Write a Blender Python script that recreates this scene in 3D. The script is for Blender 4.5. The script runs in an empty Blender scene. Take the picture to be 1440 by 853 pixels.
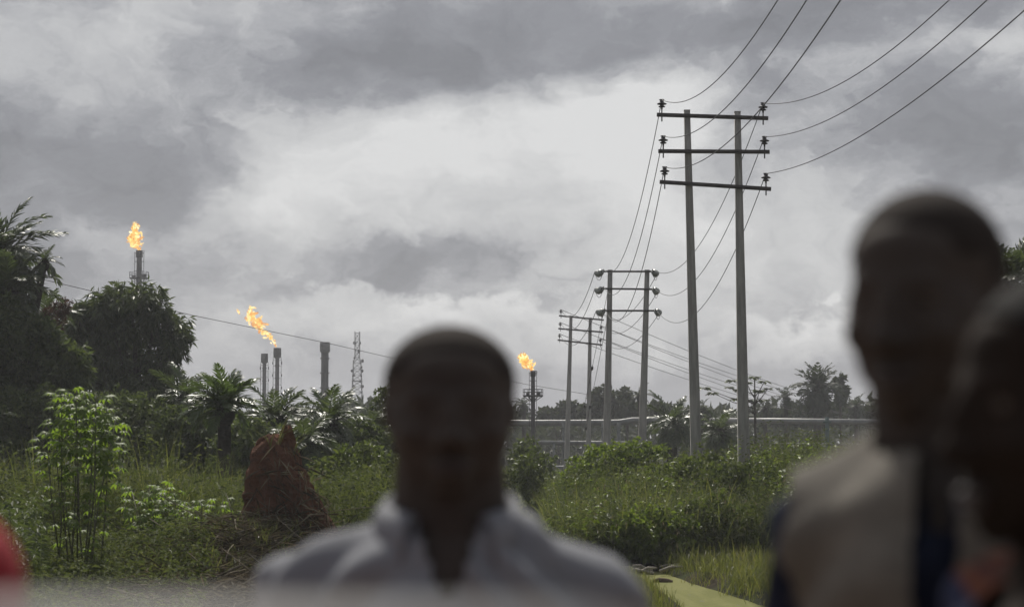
import bpy, bmesh, math, random
import numpy as np
from mathutils import Vector, Matrix, Euler
R = math.radians
PI = math.pi
rng = np.random.default_rng(11)
random.seed(5)
SC = bpy.context.scene
COL = SC.collection

# ---------------------------------------------------------------- camera
CAMZ, FPX, PITCH = 3.5, 3000.0, math.atan2(620 - 426.5, 3000.0)
cam_d = bpy.data.cameras.new('camera')
cam = bpy.data.objects.new('camera', cam_d)
COL.objects.link(cam)
cam.location = (0, 0, CAMZ)
cam.rotation_euler = (PI / 2 + PITCH, 0, 0)
cam_d.sensor_width = 36.0
cam_d.lens = 36.0 * FPX / 1440.0
cam_d.clip_start, cam_d.clip_end = 0.05, 8000
cam_d.dof.use_dof = True
cam_d.dof.focus_distance = 85.0
cam_d.dof.aperture_fstop = 3.3
cam_d.dof.aperture_blades = 0
SC.camera = cam
CP, SP = math.cos(PITCH), math.sin(PITCH)


def W(px, py, Y):
    """World point seen at photograph pixel (px, py) at world depth Y."""
    a, b = (px - 720) / FPX, (426.5 - py) / FPX
    dy, dz = CP - b * SP, SP + b * CP
    k = Y / dy
    return Vector((a * k, Y, CAMZ + dz * k))


# ---------------------------------------------------------------- render settings
SC.render.engine = 'CYCLES'
SC.cycles.use_denoising = True
SC.cycles.max_bounces = 6
SC.cycles.diffuse_bounces = 3
SC.cycles.glossy_bounces = 2
SC.cycles.transmission_bounces = 3
SC.cycles.transparent_max_bounces = 12
SC.cycles.volume_bounces = 0
SC.cycles.sample_clamp_indirect = 4.0
SC.cycles.caustics_reflective = False
SC.cycles.caustics_refractive = False
SC.view_settings.view_transform = 'Standard'
SC.view_settings.look = 'None'
SC.view_settings.exposure = 0.0
SC.view_settings.gamma = 1.0

# ---------------------------------------------------------------- sun
SUN_EL, SUN_AZ = R(48), R(-8)            # azimuth measured from the view direction, minus = towards the left
sun_d = bpy.data.lights.new('sun', 'SUN')
sun_d.energy = 4.2
sun_d.angle = R(6)
sun_d.color = (1.0, 0.95, 0.86)
sun = bpy.data.objects.new('sun', sun_d)
COL.objects.link(sun)
to_sun = Vector((math.sin(SUN_AZ) * math.cos(SUN_EL), math.cos(SUN_AZ) * math.cos(SUN_EL), math.sin(SUN_EL)))
sun.rotation_euler = to_sun.to_track_quat('Z', 'Y').to_euler()
sun.location = to_sun * 300


# ---------------------------------------------------------------- node expression helper
class N:
    tree = None

    def __init__(s, sock): s.s = sock

    @staticmethod
    def new(kind, **kw):
        n = N.tree.nodes.new(kind)
        for k, v in kw.items(): setattr(n, k, v)
        return n

    @staticmethod
    def put(inp, v):
        if isinstance(v, N): N.tree.links.new(v.s, inp)
        else: inp.default_value = v

    @staticmethod
    def math(op, *a, clamp=False):
        n = N.new('ShaderNodeMath', operation=op, use_clamp=clamp)
        for i, v in enumerate(a): N.put(n.inputs[i], v)
        return N(n.outputs[0])

    def __add__(s, o): return N.math('ADD', s, o)
    __radd__ = __add__
    def __sub__(s, o): return N.math('SUBTRACT', s, o)
    def __rsub__(s, o): return N.math('SUBTRACT', o, s)
    def __mul__(s, o): return N.math('MULTIPLY', s, o)
    __rmul__ = __mul__
    def __truediv__(s, o): return N.math('DIVIDE', s, o)

    @staticmethod
    def smooth(x, lo, hi, a=0.0, b=1.0):
        n = N.new('ShaderNodeMapRange', interpolation_type='SMOOTHSTEP')
        N.put(n.inputs[0], x)
        for i, v in zip((1, 2, 3, 4), (lo, hi, a, b)): N.put(n.inputs[i], v)
        return N(n.outputs[0])

    @staticmethod
    def vec(x, y, z):
        n = N.new('ShaderNodeCombineXYZ')
        for i, v in enumerate((x, y, z)): N.put(n.inputs[i], v)
        return N(n.outputs[0])

    @staticmethod
    def noise(v, scale, detail=4, rough=0.55, dist=0.0):
        n = N.new('ShaderNodeTexNoise')
        N.put(n.inputs['Vector'], v)
        n.inputs['Scale'].default_value = scale
        n.inputs['Detail'].default_value = detail
        n.inputs['Roughness'].default_value = rough
        n.inputs['Distortion'].default_value = dist
        return N(n.outputs[0])

    @staticmethod
    def ramp(f, stops):
        n = N.new('ShaderNodeValToRGB')
        e = n.color_ramp.elements
        while len(e) < len(stops): e.new(0.5)
        for k, (p, c) in enumerate(stops):
            e[k].position = p
            e[k].color = (*c, 1)
        N.put(n.inputs[0], f)
        return N(n.outputs[0])

    @staticmethod
    def mix(f, a, b, mode='MIX'):
        n = N.new('ShaderNodeMix', data_type='RGBA', blend_type=mode)
        N.put(n.inputs[0], f)
        for i, v in ((6, a), (7, b)):
            N.put(n.inputs[i], v if isinstance(v, N) else (*v, 1))
        return N(n.outputs[2])


# ---------------------------------------------------------------- sky: Nishita behind a broken overcast of backlit cloud
wd = bpy.data.worlds.new('World')
SC.world = wd
wd.use_nodes = True
N.tree = wd.node_tree
N.tree.nodes.clear()
sky = N.new('ShaderNodeTexSky', sky_type='NISHITA', sun_disc=False, sun_elevation=SUN_EL, sun_rotation=SUN_AZ)
sky.air_density, sky.dust_density = 1.2, 2.0
tc = N.new('ShaderNodeTexCoord')
sep = N.new('ShaderNodeSeparateXYZ')
N.tree.links.new(tc.outputs['Generated'], sep.inputs[0])
dx, dy, dz = (N(sep.outputs[i]) for i in range(3))
az = N.math('ARCTAN2', dx, dy)
el = N.math('ARCSINE', dz)
cl = N.vec(az, el * 1.6, 0.0)                                  # cloud banks lie flat: stretched sideways
w1 = N.noise(cl, 11.0, 6, 0.6)
w2 = N.noise(N.vec(az + 7.3, el * 1.6 + 3.1, 2.0), 11.0, 6, 0.6)
w3 = N.noise(N.vec(az + 2.3, el * 1.4 + 1.1, 6.0), 45.0, 6, 0.65)
u = az + (w1 - 0.5) * 0.13 + (w3 - 0.5) * 0.020
v = el + (w2 - 0.5) * 0.070 + (w3 - 0.5) * 0.012
wv = N.vec(u + 1.7, v * 1.5, 4.0)
f1 = N.noise(wv, 9.0, 10, 0.60, 0.3)
f2 = N.noise(N.vec(u * 1.0 + 0.4, v * 1.3, 9.0), 30.0, 9, 0.62, 0.5)
D = 0.50 + (f1 - 0.5) * 0.78 + (f2 - 0.5) * 0.50


def bank(px, py, sx, sy, amp):
    """A thicker (amp < 0) or thinner, brighter (amp > 0) stretch of cloud, centred on a direction."""
    global D
    a = (u - math.atan((px - 720) / FPX)) * (FPX / sx)
    b = (v - (620 - py) / FPX) * (FPX / sy)
    D = D + N.math('EXPONENT', 0.0 - (a * a + b * b)) * amp


for b_ in [(600, 95, 230, 60, -.30), (1100, 35, 340, 65, -.36), (260, 235, 120, 80, -.26), (20, 260, 110, 110, -.20),
           (170, 120, 190, 60, .04), (860, 155, 150, 60, .40), (640, 205, 190, 55, .34), (370, 275, 110, 60, .30), (480, 245, 130, 60, .22), (570, 300, 150, 40, .16), (90, 235, 200, 80, -.10),
           (920, 280, 100, 170, .32), (1020, 400, 130, 80, .12), (720, 290, 120, 40, .06), (1330, 200, 170, 80, -.27),
           (1390, 85, 120, 40, .26), (1190, 330, 130, 60, .12), (620, 375, 200, 32, -.24), (130, 375, 180, 50, -.13),
           (1130, 300, 60, 90, .10), (840, 340, 70, 70, .10), (1080, 520, 180, 30, -.04), (620, 545, 400, 40, -.12), (1000, 560, 300, 40, -.10), (180, 318, 140, 14, .06)]:
    bank(*b_)
bl = N.noise(N.vec(az * 1.0, el * 1.3, 5.5), 26.0, 8, 0.58)
for (px, py, sx, dep, amp) in [(640, 412, 250, 60, .40), (1150, 440, 130, 55, .44), (380, 436, 110, 60, .16)]:   # far cumulus heads with a crisper top edge
    top = (620 - py) / FPX + (bl - 0.5) * 0.060
    d_ = top - el + (w3 - 0.5) * 0.014
    a = (az - (px - 720) / FPX) * (FPX / sx)
    D = D + N.smooth(d_, -0.001, 0.006) * N.smooth(d_, 0.0, dep / FPX * 1.6, 1.0, 0.0) * N.math('EXPONENT', 0.0 - a * a) * amp
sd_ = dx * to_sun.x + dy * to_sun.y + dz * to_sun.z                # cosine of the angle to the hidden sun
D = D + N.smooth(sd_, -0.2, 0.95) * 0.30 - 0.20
D = (D - 0.52) * 1.6 + 0.48
D = D - N.math('MAXIMUM', D - 0.66, 0.0) * 0.32                 # the thin bright cloud never burns out
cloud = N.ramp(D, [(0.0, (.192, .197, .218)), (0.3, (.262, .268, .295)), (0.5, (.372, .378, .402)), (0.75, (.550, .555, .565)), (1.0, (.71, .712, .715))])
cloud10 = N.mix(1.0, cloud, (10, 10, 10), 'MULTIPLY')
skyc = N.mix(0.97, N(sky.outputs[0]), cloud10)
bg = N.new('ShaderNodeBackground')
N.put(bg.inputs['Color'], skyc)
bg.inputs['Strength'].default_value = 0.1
wo = N.new('ShaderNodeOutputWorld')
N.tree.links.new(bg.outputs[0], wo.inputs[0])

# ---------------------------------------------------------------- mesh helpers


class MB:
    """Collects vertices and faces; build() links them as one mesh object."""

    def __init__(s): s.v, s.f, s.n = [], [], 0

    def add(s, V, F):
        V = np.asarray(V, float).reshape(-1, 3)
        s.v.append(V)
        if isinstance(F, np.ndarray): s.f.append(F + s.n)
        else:
            by = {}
            for f in F: by.setdefault(len(f), []).append(f)
            for k in by: s.f.append(np.array(by[k], int) + s.n)
        s.n += len(V)
        return s

    def mesh(s, name, mat=None, smooth=False):
        me = bpy.data.meshes.new(name)
        V = np.concatenate(s.v)
        me.vertices.add(len(V))
        me.vertices.foreach_set('co', V.ravel())
        loops = np.concatenate([f.ravel() for f in s.f])
        tot = np.concatenate([np.full(len(f), f.shape[1]) for f in s.f])
        st = np.concatenate([[0], np.cumsum(tot)[:-1]])
        me.loops.add(len(loops))
        me.loops.foreach_set('vertex_index', loops.astype(np.int32))
        me.polygons.add(len(tot))
        me.polygons.foreach_set('loop_start', st.astype(np.int32))
        me.polygons.foreach_set('loop_total', tot.astype(np.int32))
        if smooth: me.polygons.foreach_set('use_smooth', np.ones(len(tot), bool))
        me.update(calc_edges=True)
        me.validate()
        if mat: me.materials.append(mat)
        return me

    def box(s, c, size, rot=None):
        c = np.array(c); h = np.array(size) / 2
        V = np.array([[x, y, z] for x in (-1, 1) for y in (-1, 1) for z in (-1, 1)]) * h
        if rot is not None: V = V @ np.array(rot.to_matrix() if hasattr(rot, 'to_matrix') else rot).T
        return s.add(V + c, [(0, 1, 3, 2), (4, 6, 7, 5), (0, 4, 5, 1), (2, 3, 7, 6), (0, 2, 6, 4), (1, 5, 7, 3)])

    def tube(s, pts, rad, n=6, cap=True, squash=1.0):
        P = np.array([tuple(p) for p in pts], float)
        k = len(P)
        rad = np.full(k, rad) if np.isscalar(rad) else np.array(rad, float)
        T = np.gradient(P, axis=0)
        T /= np.linalg.norm(T, axis=1)[:, None] + 1e-12
        ref = np.array([0, 0, 1.0]) if abs(T[0][2]) < 0.9 else np.array([1.0, 0, 0])
        A = np.cross(T, ref); A /= np.linalg.norm(A, axis=1)[:, None] + 1e-12
        B = np.cross(T, A)
        th = np.arange(n) / n * 2 * PI + PI / n
        V = (P[:, None, :] + rad[:, None, None] * (np.cos(th)[None, :, None] * A[:, None, :] + squash * np.sin(th)[None, :, None] * B[:, None, :])).reshape(-1, 3)
        i = np.arange(k - 1)[:, None] * n; j = np.arange(n)[None, :]; j2 = (j + 1) % n
        F = np.stack([i + j, i + j2, i + n + j2, i + n + j], -1).reshape(-1, 4)
        s.add(V, F)
        if cap:
            b = s.n - len(V)
            s.f.append(np.array([list(range(n))[::-1]]) + b)
            s.f.append(np.array([list(range((k - 1) * n, k * n))]) + b)
        return s

    def bar(s, a, b, r0, r1=None, n=6): return s.tube([a, b], [r0, r0 if r1 is None else r1], n)

    def lathe(s, prof, c=(0, 0, 0), n=12, M=None):
        pr = np.array(prof, float)
        th = np.arange(n) / n * 2 * PI
        V = np.stack([pr[:, 0][:, None] * np.cos(th), pr[:, 0][:, None] * np.sin(th), np.repeat(pr[:, 1][:, None], n, 1)], -1).reshape(-1, 3)
        if M is not None: V = V @ np.array(M).T
        k = len(pr)
        i = np.arange(k - 1)[:, None] * n; j = np.arange(n)[None, :]; j2 = (j + 1) % n
        return s.add(V + np.array(c), np.stack([i + j, i + j2, i + n + j2, i + n + j], -1).reshape(-1, 4))

    def ell(s, c, r, n=14, m=9, M=None):
        ph = np.linspace(-PI / 2 + .02, PI / 2 - .02, m)
        prof = np.stack([np.cos(ph), np.sin(ph)], -1)
        th = np.arange(n) / n * 2 * PI
        V = np.stack([prof[:, 0][:, None] * np.cos(th), prof[:, 0][:, None] * np.sin(th), np.repeat(prof[:, 1][:, None], n, 1)], -1).reshape(-1, 3)
        V = V * np.array(r)
        if M is not None: V = V @ np.array(M).T
        i = np.arange(m - 1)[:, None] * n; j = np.arange(n)[None, :]; j2 = (j + 1) % n
        F = np.stack([i + j, i + j2, i + n + j2, i + n + j], -1).reshape(-1, 4)
        s.add(V + np.array(c), F)
        b = s.n - len(V)
        s.f.append(np.array([list(range(n))[::-1]]) + b)
        s.f.append(np.array([list(range((m - 1) * n, m * n))]) + b)
        return s

    def build(s, name, mat, parent=None, smooth=False):
        return link(name, s.mesh(name, mat, smooth), parent)


def link(name, me, parent=None):
    o = bpy.data.objects.new(name, me)
    COL.objects.link(o)
    if parent: o.parent = parent
    return o


def tag(o, label=None, cat=None, group=None, kind=None):
    if label: o['label'] = label
    if cat: o['category'] = cat
    if group: o['group'] = group
    if kind: o['kind'] = kind
    return o


def thing(name, label, cat, loc=(0, 0, 0), rz=0, group=None):
    o = bpy.data.objects.new(name, None)
    COL.objects.link(o)
    o.location = loc
    o.rotation_euler = (0, 0, rz)
    o.empty_display_size = 0.2
    return tag(o, label, cat, group)


def unit(a): return a / (np.linalg.norm(a, axis=-1, keepdims=True) + 1e-9)


def rand_dirs(n):
    return unit(rng.normal(size=(n, 3)))


def add_leaves(mb, P, D, L, Wd, fold=0.25, droop=0.0, nrm=None):
    """Folded four-point leaves: P base, D direction, L length, Wd width (two triangles each)."""
    n = len(P)
    L = np.broadcast_to(L, n)[:, None]; Wd = np.broadcast_to(Wd, n)[:, None]
    ref = rand_dirs(n) if nrm is None else nrm
    S = unit(np.cross(D, ref))
    U = np.cross(S, D)
    mid = P + D * L * 0.45
    tip = P + D * L + np.array([0, 0, -1.0]) * L * droop
    a = mid + S * Wd / 2 + U * Wd * fold
    b = mid - S * Wd / 2 + U * Wd * fold
    V = np.stack([P, a, tip, b], 1).reshape(-1, 3)
    i = np.arange(n) * 4
    mb.add(V, np.concatenate([np.stack([i, i + 1, i + 2], -1), np.stack([i, i + 2, i + 3], -1)]))


def add_blades(mb, P, H, Wd, az, bend):
    """Curved grass blades: two quads and a tip triangle each."""
    n = len(P)
    H = np.broadcast_to(H, n); Wd = np.broadcast_to(Wd, n); bend = np.broadcast_to(bend, n)
    d = np.stack([np.cos(az), np.sin(az), np.zeros(n)], -1)
    fa = az + rng.uniform(-1.2, 1.2, n)
    s = np.stack([-np.sin(fa), np.cos(fa), np.zeros(n)], -1)
    rows = []
    for t, w in ((0, .8), (.4, 1.0), (.75, .7), (1, 0)):
        ang = bend * t
        out = np.where(np.abs(bend) > 1e-3, (1 - np.cos(ang)) / np.maximum(bend, 1e-3), 0) * H
        up = np.where(np.abs(bend) > 1e-3, np.sin(ang) / np.maximum(bend, 1e-3), t) * H
        c = P + d * out[:, None] + np.array([0, 0, 1.0]) * up[:, None]
        if t < 1:
            rows += [c - s * (Wd * w / 2)[:, None], c + s * (Wd * w / 2)[:, None]]
        else: rows.append(c)
    V = np.stack(rows, 1).reshape(-1, 3)
    i = np.arange(n) * 7
    mb.add(V, np.concatenate([np.stack([i, i + 1, i + 3, i + 2], -1), np.stack([i + 2, i + 3, i + 5, i + 4], -1)]))
    b = mb.n - len(V)
    mb.f.append(np.stack([i + 4, i + 5, i + 6], -1) + b)


# ---------------------------------------------------------------- materials


def mat_new(name):
    m = bpy.data.materials.new(name)
    m.use_nodes = True
    N.tree = m.node_tree
    N.tree.nodes.clear()
    out = N.new('ShaderNodeOutputMaterial')
    return m, out


def pbsdf(col, rough=0.6, spec=0.5, metal=0.0, bump=None, bs=0.3, bd=0.02):
    p = N.new('ShaderNodeBsdfPrincipled')
    N.put(p.inputs['Base Color'], col if isinstance(col, N) else (*col, 1))
    N.put(p.inputs['Roughness'], rough)
    p.inputs['Specular IOR Level'].default_value = spec
    p.inputs['Metallic'].default_value = metal
    if bump is not None:
        b = N.new('ShaderNodeBump')
        b.inputs['Strength'].default_value = bs
        b.inputs['Distance'].default_value = bd
        N.put(b.inputs['Height'], bump)
        N.tree.links.new(b.outputs[0], p.inputs['Normal'])
    return p


def objco():
    return N(N.new('ShaderNodeTexCoord').outputs['Object'])


def geopos():
    return N(N.new('ShaderNodeNewGeometry').outputs['Position'])


def m_leaf(name, cols, rough=0.42, trans=0.35, spec=0.5, tcol=None, patch=0.0):
    m, out = mat_new(name)
    g = N.new('ShaderNodeNewGeometry')
    r = N(g.outputs['Random Per Island'])
    k = len(cols)
    c = N.ramp(r, [(i / max(k - 1, 1), cc) for i, cc in enumerate(cols)])
    if patch:
        nz = N.noise(N(g.outputs['Position']), 0.6, 3)
        c = N.mix(N.smooth(nz, .38, .64), c, N.mix(1.0, c, (1 + patch, 1 + patch * .9, 1 + patch * .3), 'MULTIPLY'))
    p = pbsdf(c, rough, spec)
    t = N.new('ShaderNodeBsdfTranslucent')
    N.put(t.inputs['Color'], N.mix(1.0, c, tcol or (1.7, 1.75, .9), 'MULTIPLY'))
    mx = N.new('ShaderNodeMixShader')
    mx.inputs[0].default_value = trans
    N.tree.links.new(p.outputs[0], mx.inputs[1])
    N.tree.links.new(t.outputs[0], mx.inputs[2])
    N.tree.links.new(mx.outputs[0], out.inputs[0])
    return m


def m_solid(name, a, b=None, scale=6, rough=0.7, spec=0.4, metal=0.0, bump=0.3, bd=0.02, stretch=(1, 1, 1), detail=6):
    m, out = mat_new(name)
    mp = N.new('ShaderNodeMapping')
    N.put(mp.inputs['Vector'], objco())
    mp.inputs['Scale'].default_value = stretch
    nz = N.noise(N(mp.outputs[0]), scale, detail, 0.6)
    c = N.mix(N.smooth(nz, .3, .7), a, b or a)
    p = pbsdf(c, rough, spec, metal, nz, bump, bd)
    N.tree.links.new(p.outputs[0], out.inputs[0])
    return m


M = {}
M['palm'] = m_leaf('palm frond green', [(0.046, 0.066, 0.033), (0.068, 0.093, 0.043), (0.093, 0.118, 0.055)], .40, .28, .5)
M['palm_far'] = m_leaf('far palm frond green', [(.030, .042, .024), (.045, .058, .032)], .6, .2, .2)
M['palm_lit'] = m_leaf('young palm frond green', [(0.055, 0.088, 0.026), (0.083, 0.121, 0.035)], .38, .35, .6)
M['tree'] = m_leaf('dark broad leaf', [(0.050, 0.068, 0.035), (0.074, 0.097, 0.047), (0.100, 0.123, 0.059)], .45, .28, .45)
M['tree_far'] = m_leaf('far foliage', [(.028, .038, .022), (.042, .055, .028), (.055, .066, .034)], .7, .2, .15)
M['tree_loose'] = m_leaf('pale loose foliage', [(.06, .085, .035), (.085, .11, .045)], .45, .35, .5)
M['red_leaf'] = m_leaf('reddish leaf', [(.075, .032, .022), (.06, .036, .024), (.045, .042, .024)], .45, .3, .5, (1.7, 1.2, .8))
M['cassava'] = m_leaf('cassava leaf', [(0.091, 0.140, 0.024), (0.121, 0.182, 0.032), (0.164, 0.218, 0.039)], .5, .55, .3)
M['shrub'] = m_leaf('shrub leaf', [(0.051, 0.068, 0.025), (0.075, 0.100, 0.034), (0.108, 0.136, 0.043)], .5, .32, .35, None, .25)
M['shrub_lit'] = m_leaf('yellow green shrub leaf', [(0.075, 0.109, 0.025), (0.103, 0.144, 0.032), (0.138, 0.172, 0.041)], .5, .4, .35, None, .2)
M['weed'] = m_leaf('dull weed leaf', [(0.054, 0.069, 0.031), (0.077, 0.094, 0.041), (0.110, 0.125, 0.054)], .8, .3, .12)
M['shrub_dark'] = m_leaf('dark shrub leaf', [(0.051, 0.070, 0.033), (0.076, 0.100, 0.045), (0.106, 0.131, 0.055)], .6, .3, .28)
M['grass'] = m_leaf('tall grass', [(0.054, 0.072, 0.028), (0.078, 0.098, 0.037), (0.106, 0.124, 0.050), (0.149, 0.149, 0.076)], .42, .38, .5, None, .25)
M['grass_lit'] = m_leaf('bright short grass', [(.068, .080, .028), (.092, .106, .036), (.12, .128, .048), (.15, .14, .07)], .5, .42, .3, None, .2)
M['grass_dry'] = m_leaf('dry straw', [(.055, .044, .030), (.09, .074, .050), (.30, .26, .19), (.045, .038, .028), (.07, .06, .04)], .8, .15, .15, (1.2, 1.1, .9))
M['seed'] = m_leaf('grass seed head', [(.16, .14, .09), (.24, .21, .15)], .5, .3, .4, (1.2, 1.1, .9))
M['bark'] = m_solid('bark', (.05, .042, .034), (.11, .095, .078), 9, .85, .2, 0, .6, .02, (1, 1, .3))
M['palmbark'] = m_solid('palm trunk', (.036, .031, .026), (.075, .064, .054), 5, .9, .2, 0, .9, .05, (1, 1, 3))
M['stem'] = m_solid('green stem', (.06, .065, .035), (.11, .105, .065), 14, .6, .4)
M['soil'] = None
M['concrete'] = m_solid('pole concrete', (.29, .282, .265), (.46, .447, .42), 2.6, .9, .2, 0, .5, .015, (3, 3, .35))
M['arm'] = m_solid('crossarm steel', (.045, .04, .04), (.085, .07, .065), 7, .65, .4)
M['porcelain'] = m_solid('dark brown porcelain', (.035, .03, .032), (.055, .045, .045), 12, .3, .6, 0, .05)
M['glass_ins'] = m_solid('pale glazed insulator', (.25, .27, .25), (.38, .40, .37), 10, .35, .5, 0, .05)
M['wire'] = m_solid('aluminium wire', (.055, .055, .06), (.085, .085, .09), 10, .6, .4)
M['stack'] = m_solid('sooty steel', (.035, .035, .038), (.085, .08, .078), 1.6, .75, .3, 0, .3, .02, (1, 1, .35))
M['stack_pale'] = m_solid('weathered flare shroud', (.13, .13, .128), (.22, .215, .205), 1.3, .8, .3, 0, .3)
M['tower'] = m_solid('galvanised lattice', (.24, .25, .25), (.36, .37, .37), 2.0, .6, .5)
M['dish'] = m_solid('dish antenna grey', (.14, .145, .15), (.24, .245, .25), 3, .6, .4)
M['pipe'] = m_solid('silver pipe', (.135, .14, .138), (.21, .215, .21), 1.1, .5, .4, .1, .1)
M['pipe_pale'] = m_solid('pale cladded pipe', (.19, .19, .186), (.27, .27, .262), 1.1, .5, .4, .05, .1)
M['teal'] = m_solid('teal painted support', (.045, .085, .08), (.07, .12, .115), 3, .6, .4)
M['post'] = m_solid('grey support post', (.13, .14, .135), (.21, .22, .21), 3, .7, .4)
M['mound'] = None
M['skin'] = m_solid('dark brown skin', (.054, .044, .039), (.072, .059, .052), 9, .7, .18, 0, .1, .004)
M['lip'] = m_solid('lips', (.045, .033, .030), (.055, .040, .036), 20, .4, .5)
M['hair'] = m_solid('cropped black hair', (.010, .009, .009), (.018, .016, .016), 160, .85, .2, 0, .8, .006)
M['skin_deep'] = m_solid('very dark skin', (.020, .014, .011), (.030, .021, .017), 9, .8, .12, 0, .1, .004)
M['stubble'] = m_solid('shaved scalp stubble', (.034, .028, .025), (.046, .038, .034), 160, .9, .1, 0, .5, .003)
M['eye'] = m_solid('eye white', (.085, .066, .054), (.11, .088, .07), 8, .7, .15, 0, 0)
M['iris'] = m_solid('dark iris', (.012, .008, .006), (.02, .012, .01), 8, .5, .2, 0, 0)
M['navy'] = m_solid('navy cloth', (.013, .017, .034), (.022, .028, .054), 60, .85, .2, 0, .3, .003)
M['khaki'] = m_solid('khaki vest cloth', (.15, .137, .118), (.195, .178, .154), 40, .85, .2, 0, .3, .003)
M['trouser'] = m_solid('dark trouser cloth', (.022, .023, .028), (.034, .034, .040), 60, .9, .2, 0, .3, .003)
M['shoe'] = m_solid('black shoe leather', (.014, .012, .011), (.03, .026, .022), 20, .5, .4, 0, .2, .003)
M['red'] = m_solid('red knitted cloth', (.26, .018, .026), (.34, .032, .042), 90, .85, .2, 0, .6, .006)
M['rail'] = m_solid('pale grey rail paint', (.36, .36, .36), (.43, .43, .42), 9, .5, .4, 0, .1)
M['wood'] = m_solid('bleached driftwood', (.20, .18, .15), (.38, .35, .30), 8, .85, .2, 0, .5, .01, (3, 3, .4))
M['litter'] = m_solid('brown rotten wood', (.075, .05, .036), (.14, .10, .075), 8, .9, .2)


def special():
    m, out = mat_new('checked shirt cloth')                 # fine blue and white check
    co = objco()
    sp = N.new('ShaderNodeSeparateXYZ'); N.put(sp.inputs[0], co)
    a = N.math('SINE', N(sp.outputs[0]) * 900.0); b = N.math('SINE', N(sp.outputs[2]) * 900.0)
    f = N.smooth(a * b, -.3, .3)
    nz = N.noise(co, 60, 4)
    c = N.mix(f, (.165, .172, .20), (.30, .305, .325))
    p = pbsdf(c, .85, .2, 0, nz, .25, .003)
    N.tree.links.new(p.outputs[0], out.inputs[0]); M['check'] = m
    m, out = mat_new('orange and blue printed cloth')
    co = objco()
    sp = N.new('ShaderNodeSeparateXYZ'); N.put(sp.inputs[0], co)
    nz = N.noise(co, 7, 2)
    s = N.math('SINE', N(sp.outputs[2]) * 42.0 + N(sp.outputs[1]) * 30.0 + nz * 9.0)
    c = N.ramp(s * .5 + .5, [(0, (.018, .024, .06)), (.42, (.024, .03, .075)), (.5, (.12, .042, .026)), (.8, (.17, .06, .034)), (1, (.07, .028, .026))])
    p = pbsdf(c, .85, .2)
    N.tree.links.new(p.outputs[0], out.inputs[0]); M['print'] = m
    m, out = mat_new('red termite earth')
    co = objco()
    n1 = N.noise(co, 1.6, 8, .65); n2 = N.noise(co, 9, 6, .65)
    c = N.mix(N.smooth(n1, .35, .68), (.145, .068, .044), (.22, .108, .069))
    c = N.mix(N.smooth(n2, .5, .75), c, (.055, .036, .027))
    p = pbsdf(c, .95, .1, 0, n1 + n2 * .5, 1.0, .35)
    N.tree.links.new(p.outputs[0], out.inputs[0]); M['mound'] = m
    m, out = mat_new('ground soil and low green')
    g = geopos()
    n1 = N.noise(g, .16, 6, .6); n2 = N.noise(g, 2.2, 7, .65)
    c = N.mix(N.smooth(n1, .40, .6), (.038, .046, .020), (.050, .040, .028))
    c = N.mix(N.smooth(n2, .45, .7), c, (.028, .025, .018))
    p = pbsdf(c, 1.0, .04, 0, n2, .8, .08)
    N.tree.links.new(p.outputs[0], out.inputs[0]); M['soil'] = m
    m, out = mat_new('laterite road')
    g = geopos()
    n2 = N.noise(g, 5, 8, .65)
    c = N.mix(N.smooth(n2, .35, .65), (.17, .12, .085), (.24, .19, .15))
    p = pbsdf(c, .95, .15, 0, n2, .5, .02)
    N.tree.links.new(p.outputs[0], out.inputs[0]); M['road'] = m
    m, out = mat_new('duckweed covered water')
    g = geopos()
    sp = N.new('ShaderNodeSeparateXYZ'); N.put(sp.inputs[0], g)
    st = N.vec(N(sp.outputs[0]) * 1.4, N(sp.outputs[1]) * .22, 0.0)
    n1 = N.noise(st, 1.1, 5, .6, .6); n2 = N.noise(g, 7, 7, .7); n3 = N.noise(st, 4.2, 5, .7, 1.2)
    c = N.mix(N.smooth(n1, .38, .62), (.15, .155, .052), (.19, .19, .072))
    c = N.mix(N.smooth(n2, .5, .75), c, (.105, .12, .035))
    c = N.mix(N.smooth(n3, .60, .68), c, (.085, .085, .04))
    p = pbsdf(c, N.smooth(n3, .60, .68, .95, .5), .08, 0, n2, .5, .03)
    N.tree.links.new(p.outputs[0], out.inputs[0]); M['pond'] = m
    m, out = mat_new('gas flame')
    g = N.new('ShaderNodeNewGeometry')
    r = N(g.outputs['Random Per Island'])
    nz = N.noise(N(g.outputs['Position']), 1.1, 5, .65)
    f = r * .55 + nz * .75 - .15
    c = N.ramp(f, [(0, (.85, .20, .045)), (.3, (1.0, .40, .07)), (.55, (1.0, .62, .16)), (.8, (1.0, .82, .42)), (1, (1.0, .93, .70))])
    e = N.new('ShaderNodeEmission'); N.put(e.inputs[0], c)
    N.put(e.inputs[1], N.smooth(f, .1, .9, .8, 1.7))
    t = N.new('ShaderNodeBsdfTransparent')
    lw = N.new('ShaderNodeLayerWeight'); lw.inputs[0].default_value = .45
    mx = N.new('ShaderNodeMixShader')
    N.put(mx.inputs[0], N.math('ADD', N(lw.outputs['Facing']) * .75, N.smooth(nz, .35, .7, .45, .0), clamp=True))
    N.tree.links.new(e.outputs[0], mx.inputs[1]); N.tree.links.new(t.outputs[0], mx.inputs[2])
    N.tree.links.new(mx.outputs[0], out.inputs[0]); M['flame'] = m


special()

# ---------------------------------------------------------------- ground


def sst(x, a, b):
    t = np.clip((x - a) / (b - a), 0, 1)
    return t * t * (3 - 2 * t)


def hashn(x, y, s):
    return (np.sin(x * 1.7 * s + 1.3) * np.cos(y * 1.3 * s + .7) + np.sin(x * .9 * s + y * 1.1 * s + 2.1)) * .5


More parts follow.
